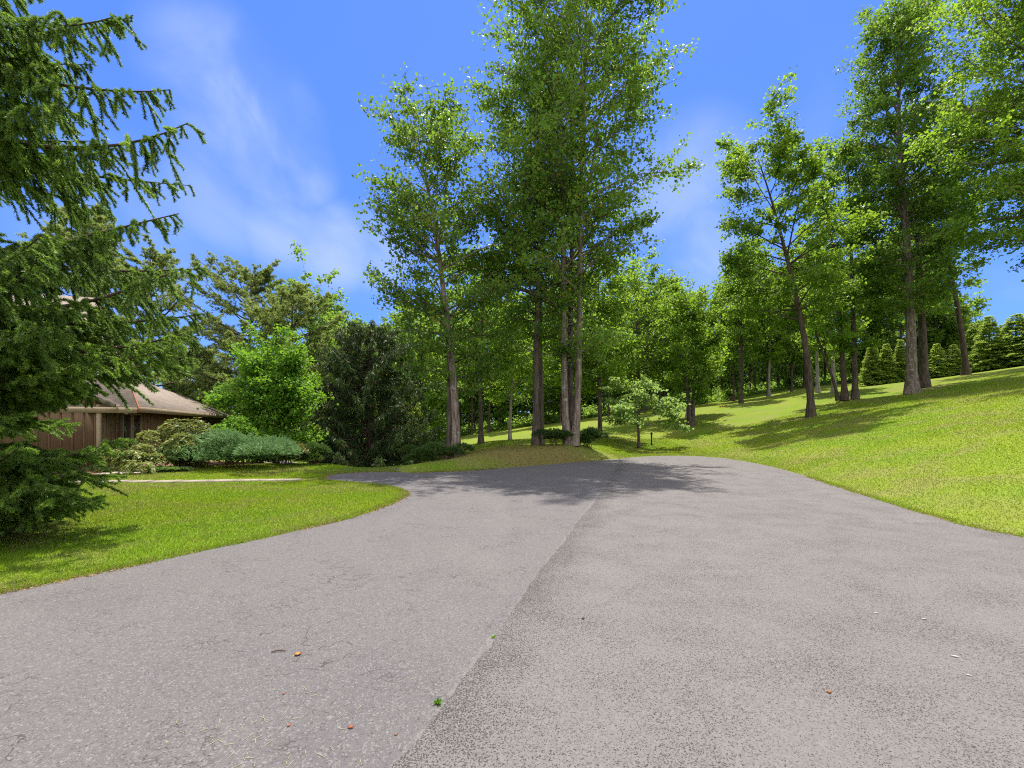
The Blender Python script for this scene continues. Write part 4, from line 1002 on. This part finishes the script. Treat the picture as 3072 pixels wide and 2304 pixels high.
x, y = at(284, 17.0); shrub("barberry_shrub", "low reddish olive shrub between the juniper and the yew", x, y, 0.95, 0.7, 1.0, 105, 7000, 0.085, 0.5, "barberry", "leaf", 9)
x, y = at(313, 17.4); shrub("yew_shrub", "rounded dark green yew at the right end of the bed", x, y, 0.78, 0.7, 1.1, 106, 9000, 0.10, 0.25, "yew", "spray", 8)
x, y = at(150, 14.6); shrub("ground_cover_plant", "low leafy ground cover spreading over the mulch", x, y, 1.2, 0.45, 0.26, 107, 3000, 0.09, 0.6, "ground_leaf", "leaf", 12, stems=False)
x, y = at(428, 18.2); shrub("yew_shrub", "dark shrub on the mound at the foot of the twin-stemmed poplar", x, y, 1.1, 0.7, 1.1, 108, 9000, 0.11, 0.28, "yew", "spray", 9)
x, y = at(445, 20.4); shrub("yew_shrub", "darker taller shrub tucked behind the twin-stemmed poplar's foot", x, y, 0.6, 0.5, 1.25, 109, 5000, 0.11, 0.28, "yew", "spray", 7)
x, y = at(553, 21.6); shrub("yew_shrub", "dark shrub left of the three-stemmed poplar's foot", x, y, 0.95, 0.6, 0.9, 110, 7000, 0.11, 0.28, "yew", "spray", 8)
x, y = at(588, 22.4); shrub("yew_shrub", "dark shrub right of the three-stemmed poplar's foot", x, y, 0.75, 0.6, 1.15, 111, 7000, 0.11, 0.28, "yew", "spray", 8)

# ------------------------------------------------------------------ foreground spruce
def hero_spruce():
    rng = RNG(200)
    X0, Y0 = -8.6, 6.3
    t = empty("norway_spruce", (X0, Y0, gz(X0, Y0) - 0.05), "big foreground spruce with hanging green twigs at the left picture edge", "tree")
    H = 13.5
    A = np.stack([0.04 * np.sin(np.linspace(0, 6, 16)), 0.04 * np.cos(np.linspace(0, 5, 16)), np.linspace(0, H, 16)], 1)
    mb = MB(); V, Fq = tubes(A[None], (0.19 * (1 - np.linspace(0, 0.93, 16)) * (1 + 0.4 * np.exp(-np.linspace(0, H, 16) / 0.4)))[None], 14); mb.add(V, Fq)
    # limbs: (height at trunk, azimuth, length, tilt, hang) - named ones first, then a random fill
    B = []
    for z, az, L, tilt in [(7.45, 0.05, 2.85, 0.12), (7.55, -0.15, 3.1, -0.10), (7.05, 0.05, 3.55, -0.10), (6.95, -0.5, 3.0, -0.08), (5.95, 0.0, 3.9, 0.0), (5.9, 0.45, 3.3, -0.02), (6.0, -0.55, 3.0, -0.02), (4.2, 0.0, 3.7, 0.12), (4.1, -0.5, 3.1, 0.05), (4.25, 0.5, 3.4, 0.06),
                           (3.4, -0.02, 4.0, 0.08), (3.3, 0.4, 3.6, 0.08), (3.2, -0.5, 3.2, 0.05), (2.75, 0.1, 3.6, 0.08), (2.62, 0.05, 3.6, 0.04), (2.55, -0.4, 3.1, 0.06), (2.6, 0.5, 3.5, 0.05), (1.2, -0.12, 3.05, 0.04), (1.05, -0.35, 2.9, 0.08), (0.75, -0.15, 2.85, 0.08), (0.5, -0.45, 2.7, 0.06), (0.35, -0.05, 2.7, 0.06), (0.3, -0.7, 2.5, 0.04)]:
        B.append((z, az, L, tilt))
    reach = lambda z_: float(np.interp(z_, [0.2, 0.9, 1.15, 1.3, 1.6, 2.0, 2.3, 2.6, 3.5, 4.2, 5.9, 7.0, 7.6, 12], [70, 85, 70, 34, 45, 75, 108, 132, 152, 142, 125, 100, 80, 30]))
    def cap(z_, az, extra=0.0):       # the crown is narrower at some heights; limbs end within it
        k_ = (reach(z_) + extra - 512) / F; q_ = math.cos(az) - k_ * math.sin(az)
        return (k_ * Y0 - X0) / q_ if q_ > 0.15 else 9.0
    B = [(z_, az, min(L_, cap(z_, az, 64)), t_) for z_, az, L_, t_ in B]
    for lo, hi, cnt_, L0, L1 in [(0.2, 1.1, 34, 2.7, 2.8), (1.05, 2.6, 56, 2.6, 3.2), (2.45, 3.55, 42, 3.2, 3.5), (4.05, 4.4, 12, 2.2, 2.9), (5.8, 6.1, 12, 2.1, 2.9), (6.8, 7.7, 20, 2.0, 2.5), (8.2, 12.6, 40, 1.6, 0.4)]:
        for j in range(cnt_):
            z_ = rng.uniform(lo, hi); az = rng.uniform(-1.5, 1.3) if j % 5 else rng.uniform(1.3, 4.7)
            B.append((z_, az, min(np.interp(z_, [lo, hi], [L0, L1]), cap(z_, az)) * rng.uniform(0.6, 1.0), rng.normal(0.03, 0.05)))
    B = np.array(B); n = len(B)
    hd = np.stack([np.cos(B[:, 1]), np.sin(B[:, 1]), 0 * B[:, 1]], 1); side = np.stack([-hd[:, 1], hd[:, 0], 0 * hd[:, 0]], 1)
    k = 12; q = np.linspace(0, 1, k); L = B[:, 2]
    pts = np.zeros((n, k, 3)); pts[..., 2] = B[:, 0][:, None]; pts += hd[:, None] * (L[:, None] * q)[..., None]
    pts[..., 2] += L[:, None] * (B[:, 3][:, None] * q - 0.05 * np.sin(q * 3.0) + 0.04 * q ** 3)
    pts += side[:, None] * (0.05 * L[:, None] * np.sin(q * 4 + rng.uniform(0, 6, (n, 1))) * q)[..., None]
    V, Fq = tubes(pts, (0.007 + 0.010 * L)[:, None] * (1 - 0.85 * q), 6); mb.add(V, Fq)
    mb.build("trunk", M["bark_dark"], t, True)
    # hanging branchlets along both sides of every limb
    cnt = (L / 0.07).astype(int); li = np.repeat(np.arange(n), cnt); m = len(li)
    s0 = np.concatenate([np.linspace(0.12, 0.985, c) for c in cnt]) + rng.normal(0, 0.006, m); s0 = np.clip(s0, 0, 1)
    fi = s0 * (k - 1); i0 = np.minimum(fi.astype(int), k - 2); fr = (fi - i0)[:, None]
    b0 = pts[li, i0] * (1 - fr) + pts[li, i0 + 1] * fr
    sg = np.where(rng.random(m) < 0.5, -1, 1)
    highness = np.clip((B[li, 0] - 1.6) / 2.6, 0, 1)          # upper limbs hang, lower ones spread in flat sprays
    l2 = (0.14 + 0.46 * np.sin(np.clip(1.06 - s0, 0, 1) * 2.2) * np.clip(L[li] / 2.8, 0.4, 1)) * rng.gamma(3.2, 1 / 3.2, m).clip(0.25, 2.0)
    l2 = np.where(s0 > 0.88, l2 * 0.7 + 0.05, l2)
    sw = norm(side[li] * sg[:, None] * rng.uniform(0.4, 1, (m, 1)) + hd[li] * rng.uniform(0.35, 0.9, (m, 1)))
    kk = 6; qq = np.linspace(0, 1, kk)
    hang = (0.12 + 0.80 * highness) * rng.uniform(0.45, 1.15, m)
    p2 = b0[:, None] + sw[:, None] * (l2[:, None] * ((1 - 0.72 * hang)[:, None] * qq))[..., None]
    p2[..., 2] += l2[:, None] * (0.16 * np.sin(qq * 3.1) * 1.0 - hang[:, None] * 0.95 * qq ** 1.25)
    P = [p2]; LEN2 = [l2]; newf = [rng.random(m) < (0.14 + 0.36 * (1 - highness))]
    # secondary shoots off the longer branchlets
    big = np.where(l2 > 0.24)[0]
    for rep in range(3):
        f0 = rng.uniform(0.15, 0.85, len(big)); fi = f0 * (kk - 1); i0 = fi.astype(int); fr = (fi - i0)[:, None]
        c0 = p2[big, i0] * (1 - fr) + p2[big, np.minimum(i0 + 1, kk - 1)] * fr
        dd = norm(p2[big, -1] - p2[big, 0]) * 0.8 + rng.normal(0, 0.5, (len(big), 3)) + hd[li[big]] * 0.4
        dd[:, 2] -= 0.5 * hang[big]
        dd = norm(dd); l3 = l2[big] * rng.uniform(0.25, 0.5, len(big))
        p3 = c0[:, None] + dd[:, None] * (l3[:, None] * qq)[..., None]; p3[..., 2] -= 0.15 * l3[:, None] * qq ** 2
        P.append(p3); LEN2.append(l3); newf.append(rng.random(len(big)) < (0.2 + 0.45 * (1 - highness[big])))
    P = np.concatenate(P); l2 = np.concatenate(LEN2); nf = np.concatenate(newf)
    V, Fq = tubes(P, (0.0035 * (1 - 0.6 * qq))[None] * np.ones((len(P), 1)), 3); mk("twigs", V, Fq, M["twig"], t)
    # needles
    near = Y0 + P[:, 0, 1]; vis = (X0 + P[:, :, 0].max(1)) / near * F + 512 > -30
    for name, sel, mat in (("crown", ~nf & vis, "spruce"), ("new_growth", nf & vis, "spruce_new")):
        Q = P[sel]; l = l2[sel]
        c = np.maximum(26, (l / 0.0015).astype(int)); ni = np.repeat(np.arange(len(Q)), c)
        u = rng.random(len(ni)) ** 0.95; fi = u * (kk - 1); i0 = np.minimum(fi.astype(int), kk - 2); fr = (fi - i0)[:, None]
        C = Q[ni, i0] * (1 - fr) + Q[ni, i0 + 1] * fr
        T = norm(Q[ni, i0 + 1] - Q[ni, i0])
        rd = rng.normal(size=(len(ni), 3)); rd -= (rd * T).sum(1, keepdims=True) * T; rd = norm(rd)
        D = T * 0.8 + rd
        V, Fq = spikes(rng, C, D, rng.uniform(0.034, 0.058, len(ni)), 0.0115)
        mk(name, V, Fq, M[mat], t)
    return t
hero_spruce()

# ------------------------------------------------------------------ small things
x, y = at(651.5, 31.5); pl = empty("bollard_light", (x, y, gz(x, y) - 0.02), "short black post light on the far lawn right of the dogwood", "post light")
mb = MB(); V, Fq = tubes(np.array([[[0, 0, 0], [0, 0, 0.03], [0, 0, 0.2], [0, 0, 0.75]]]), np.array([[0.07, 0.07, 0.05, 0.05]]), 12); mb.add(V, Fq); mb.build("post", M["black_metal"], pl)
mb = MB(); V, Fq = tubes(np.array([[[0, 0, 0.75], [0, 0, 0.76], [0, 0, 0.88], [0, 0, 0.95], [0, 0, 0.96]]]), np.array([[0.05, 0.085, 0.085, 0.03, 0.002]]), 12); mb.add(V, Fq); mb.build("lamp_head", M["black_metal"], pl)

def curled_leaf(name, loc, L, w, rz, mat, label, cat, curl=0.5, group=None):
    n, k = 9, 7; V = []
    for i in range(n):
        s = i / (n - 1); ww = w * (math.sin(math.pi * min(1, s * 0.92 + 0.06)) ** 0.8) * (1 + 0.22 * math.sin(s * 19))
        for j in range(k):
            c = (j / (k - 1) - 0.5) * 2
            V.append(((s - 0.5) * L, c * ww * 0.5, 0.004 + curl * L * (0.28 * c * c + 0.25 * (s - 0.45) ** 2)))
    ii = np.arange(n * k).reshape(n, k)
    o = mk(name, np.array(V), np.stack([ii[:-1, :-1], ii[1:, :-1], ii[1:, 1:], ii[:-1, 1:]], -1).reshape(-1, 4), mat, smooth=True)
    o.location = loc; o.rotation_euler = (0, 0, rz)
    return tag(o, label, cat, group)
def g3(u, v, dz=0.0):
    q = G0(u, v); return (q[0], q[1], dz)
lf = curled_leaf("fallen_leaf", g3(298, 655), 0.046, 0.038, 0.5, M["dead_leaf"], "curled orange-brown fallen leaf on the left asphalt", "leaf", 0.7)
V, Fq = tubes(np.array([[[-0.021, 0, 0.005], [-0.032, -0.004, 0.004], [-0.046, -0.009, 0.003]]]), np.array([[0.0018, 0.0015, 0.001]]), 5); mk("stalk", V, Fq, M["straw"], lf)
V, Fq = tubes(np.array([[[-0.05, -0.012, 0.006], [-0.02, 0.002, 0.009], [0.01, 0.006, 0.01], [0.045, 0.006, 0.006]]]), np.array([[0.003, 0.0045, 0.004, 0.002]]), 7)
o = mk("twig", V, Fq, M["twig"], smooth=True); o.location = g3(279, 652); tag(o, "short bent brown twig left of the orange-brown leaf", "twig")
for (u, v, L, rz, lab) in [(351, 728, 0.034, 0.1, "largest reddish bud scale on the asphalt, close to the lower edge"), (284, 694, 0.022, 0.8, "small reddish bud scale below the orange-brown leaf"), (289, 726, 0.024, 0.9, "brown bud scale left of the largest reddish one"), (396, 735, 0.02, 0.3, "tiny reddish bud scale lying beside the seam")]:
    curled_leaf("bud_scale", g3(u, v), L, L * 0.45, rz, M["bud"], lab, "bud scale", 0.5, "bud scales on the asphalt")
def rockling(name, loc, s, mat, label, cat):
    bm = bmesh.new(); bmesh.ops.create_icosphere(bm, subdivisions=3, radius=1)
    for v in bm.verts: v.co = Vector((v.co.x * s * (1 + 0.2 * math.sin(4 * v.co.y)), v.co.y * s * 0.7, v.co.z * s * 0.55 * (1 + 0.2 * math.cos(3 * v.co.x))))
    me = bpy.data.meshes.new(name); bm.to_mesh(me); bm.free(); me.materials.append(mat)
    o = link(bpy.data.objects.new(name, me)); o.location = (loc[0], loc[1], loc[2] + s * 0.45); tag(o, label, cat)
rockling("acorn", g3(829, 694, 0.007), 0.014, M["pebble"], "round orange-brown acorn on the coarse asphalt", "acorn")
rockling("pebble", g3(583, 620, 0.007), 0.012, M["black_metal"], "single dark pebble on the coarse asphalt right of the seam", "pebble")
for (u, v, L, rz, lab) in [(955, 658, 0.05, -0.5, "narrow white petal sliver on the asphalt towards the right"), (924, 620, 0.045, 0.1, "wider pale petal on the asphalt, farthest of the white bits"), (876, 614, 0.038, 0.0, "faint pale petal left of the wider one"), (969, 677, 0.035, -0.6, "pale petal nearest the right picture edge")]:
    curled_leaf("petal", g3(u, v, 0.008), L, L * 0.28, rz, M["petal"], lab, "petal", 0.25, "white petals on the coarse asphalt")
def weed(loc, s, n, seed, label):
    rng = RNG(seed); C = np.zeros((n, 3)); D = rng.normal(size=(n, 3)); D[:, 2] = np.abs(D[:, 2]) * 0.55 + 0.25; D = norm(D)
    sz = s * rng.uniform(0.6, 1.2, n); V, Fq = leaf_quads(rng, D * sz[:, None] * 0.5, sz, 0.35, 0, axis=D * 20, up=0.8, fold=0.08)
    o = mk("weed", V, Fq, M["bright_leaf"]); o.location = loc; tag(o, label, "weed")
weed(g3(438, 704), 0.036, 30, 301, "green weed tuft growing in the asphalt seam near the camera")
weed(g3(493, 638), 0.03, 12, 302, "smaller sparse weed farther up the asphalt seam")
rng = RNG(310); n = 90; uu = np.clip(np.concatenate([rng.normal(235, 30, 40), rng.normal(300, 55, 34), rng.uniform(150, 420, 16)]), 100, 420); vv = np.clip(np.concatenate([rng.normal(738, 14, 40), rng.uniform(665, 765, 50)]), 640, 767)
P = np.array([G0(a, b) for a, b in zip(uu, vv)]); a = rng.uniform(0, 3.14, n); l = 0.008 + 0.05 * rng.random(n) ** 2.2
q = np.linspace(-0.5, 0.5, 4); pp = np.stack([P[:, None, 0] + np.cos(a)[:, None] * l[:, None] * q, P[:, None, 1] + np.sin(a)[:, None] * l[:, None] * q, 0.004 + 0.1 * l[:, None] * (0.25 - q ** 2) + 0 * P[:, :1]], -1)
V, Fq = tubes(pp, np.full((n, 4), 0.0009), 4); tag(mk("grass_clippings", V, Fq, M["straw"]), "dry straw-coloured grass clippings scattered on the asphalt", "clippings", kind="stuff")
# brown clod on the far lawn
x, y = at(723, 50); z = gz(x, y)
rng = RNG(320); C = rng.normal(0, 1, (60, 3)) * np.array([0.28, 0.15, 0.07]); C[:, 2] = np.abs(C[:, 2]) + 0.03
V, Fq = leaf_quads(rng, C, 0.16, 0.7, 0); o = mk("leaf_heap", V, Fq, M["bud"]); o.location = (x, y, z); tag(o, "small brown heap of dead leaves on the far lawn", "leaf heap")

# ------------------------------------------------------------------ sky, sun, camera
SUN_EL, SUN_AZ = math.radians(71), math.radians(13)      # azimuth clockwise from the view direction
sunv = Vector((math.sin(SUN_AZ) * math.cos(SUN_EL), math.cos(SUN_AZ) * math.cos(SUN_EL), math.sin(SUN_EL)))
sl = bpy.data.lights.new("sun", "SUN"); sl.energy = 4.2; sl.angle = math.radians(0.53); sl.color = (1.0, 0.95, 0.86)
so = link(bpy.data.objects.new("sun", sl)); so.rotation_euler = sunv.to_track_quat("Z", "Y").to_euler(); so.location = (20, 40, 60)

wd = bpy.data.worlds.new("World"); scene.world = wd; wd.use_nodes = True
nt = wd.node_tree; nt.nodes.clear(); g = N(nt)
sky = g.node("ShaderNodeTexSky", sky_type="NISHITA"); sky.sun_disc = False; sky.sun_elevation = SUN_EL; sky.sun_rotation = SUN_AZ
sky.air_density = 1.0; sky.dust_density = 0.3; sky.ozone_density = 2.2
dirv = g.node("ShaderNodeTexCoord").outputs["Generated"]
base = g.mix(0.55, g.mix(1.0, sky.outputs[0], (0.40, 0.58, 1.0), "MULTIPLY"), (0.36, 0.90, 3.1))
# thin cirrus drawn on a plane far overhead, by sky direction
sp_ = g.node("ShaderNodeSeparateXYZ"); g.set(sp_.inputs[0], dirv)
zc = g.math("MAXIMUM", sp_.outputs[2], 0.06)
cx = g.math("DIVIDE", sp_.outputs[0], zc); cy = g.math("DIVIDE", sp_.outputs[1], zc)
cv = g.node("ShaderNodeCombineXYZ"); g.set(cv.inputs[0], cx); g.set(cv.inputs[1], cy)
def dotd(v):
    n = g.node("ShaderNodeVectorMath", operation="DOT_PRODUCT"); g.set(n.inputs[0], dirv); n.inputs[1].default_value = v; return n.outputs["Value"]
cw = g.node("ShaderNodeCombineXYZ"); g.set(cw.inputs[0], dotd((1.2, 0, -1.4))); g.set(cw.inputs[1], dotd((2.1, 0, 1.9))); g.set(cw.inputs[2], dotd((0, 2.0, 0)))
wisp = g.noise(cw.outputs[0], 2.0, 7, 0.55, 0.5)
soft = g.noise(g.map(cv.outputs[0], loc=(3.1, 1.2, 0)), 0.5, 3, 0.5)
cl = g.math("MULTIPLY", g.ramp(wisp, 0.46, 0.78), g.ramp(soft, 0.42, 0.62))
def veil(dx, dy, dz, r0, r1):
    v = norm(np.array([dx, dy, dz])); d = g.node("ShaderNodeVectorMath", operation="DOT_PRODUCT"); nz = g.node("ShaderNodeVectorMath", operation="NORMALIZE")
    g.set(nz.inputs[0], dirv); g.set(d.inputs[0], nz.outputs[0]); d.inputs[1].default_value = tuple(v)
    return g.ramp(d.outputs["Value"], math.cos(math.radians(r1)), math.cos(math.radians(r0)))
def sd(u, v): return ((u - 512) / F, 1.0, -(v - HV) / F)
patch = g.math("MULTIPLY", veil(*sd(250, 130), 0.5, 8), 0.62)
for (u_, v_, r_, w_) in [(215, 80, 7, 0.42), (285, 172, 6, 0.62), (225, 200, 7, 0.34), (285, 225, 6, 0.5), (335, 248, 6, 0.55), (375, 250, 6, 0.4), (690, 190, 9, 0.4), (700, 250, 6, 0.4), (690, 278, 4, 0.6), (120, 235, 10, 0.3)]:
    patch = g.math("MAXIMUM", patch, g.math("MULTIPLY", veil(*sd(u_, v_), 0.5, r_), w_))
wf = g.ramp(wisp, 0.30, 0.66, 0.15, 1.0)
cloud = g.math("MAXIMUM", g.math("MULTIPLY", cl, 0.14), g.math("MULTIPLY", patch, wf), clamp=True)
skyc = g.mix(g.math("MULTIPLY", cloud, 0.95), base, (2.6, 3.0, 3.6))
# unseen bright cloud bank added as neutral fill light, behind the camera and overhead
fill_cloud = g.ramp(g.noise(g.map(dirv, (1.6, 1.6, 2.6)), 1.5, 6, 0.55, 0.2), 0.36, 0.52)
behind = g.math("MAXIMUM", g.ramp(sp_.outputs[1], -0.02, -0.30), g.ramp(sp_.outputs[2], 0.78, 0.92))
skyc = g.mix(g.math("MULTIPLY", fill_cloud, behind), skyc, (7.6, 7.3, 6.9))
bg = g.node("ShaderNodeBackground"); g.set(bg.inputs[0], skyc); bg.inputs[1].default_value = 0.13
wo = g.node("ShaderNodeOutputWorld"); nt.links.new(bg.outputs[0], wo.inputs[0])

cam = bpy.data.cameras.new("camera"); cam.sensor_width = 36; cam.lens = 36 * F / 1024; cam.shift_y = (HV - 384) / 1024; cam.clip_end = 3000; cam.clip_start = 0.05
co = link(bpy.data.objects.new("camera", cam)); co.location = (0, 0, EYE); co.rotation_euler = (math.radians(90), 0, 0)
scene.camera = co
scene.view_settings.view_transform = "Standard"; scene.view_settings.look = "None"; scene.view_settings.gamma = 1.0
scene.view_settings.exposure = 1.15
scene.cycles.max_bounces = 8; scene.cycles.diffuse_bounces = 4; scene.cycles.transmission_bounces = 4; scene.cycles.use_denoising = False; scene.cycles.filter_width = 1.1
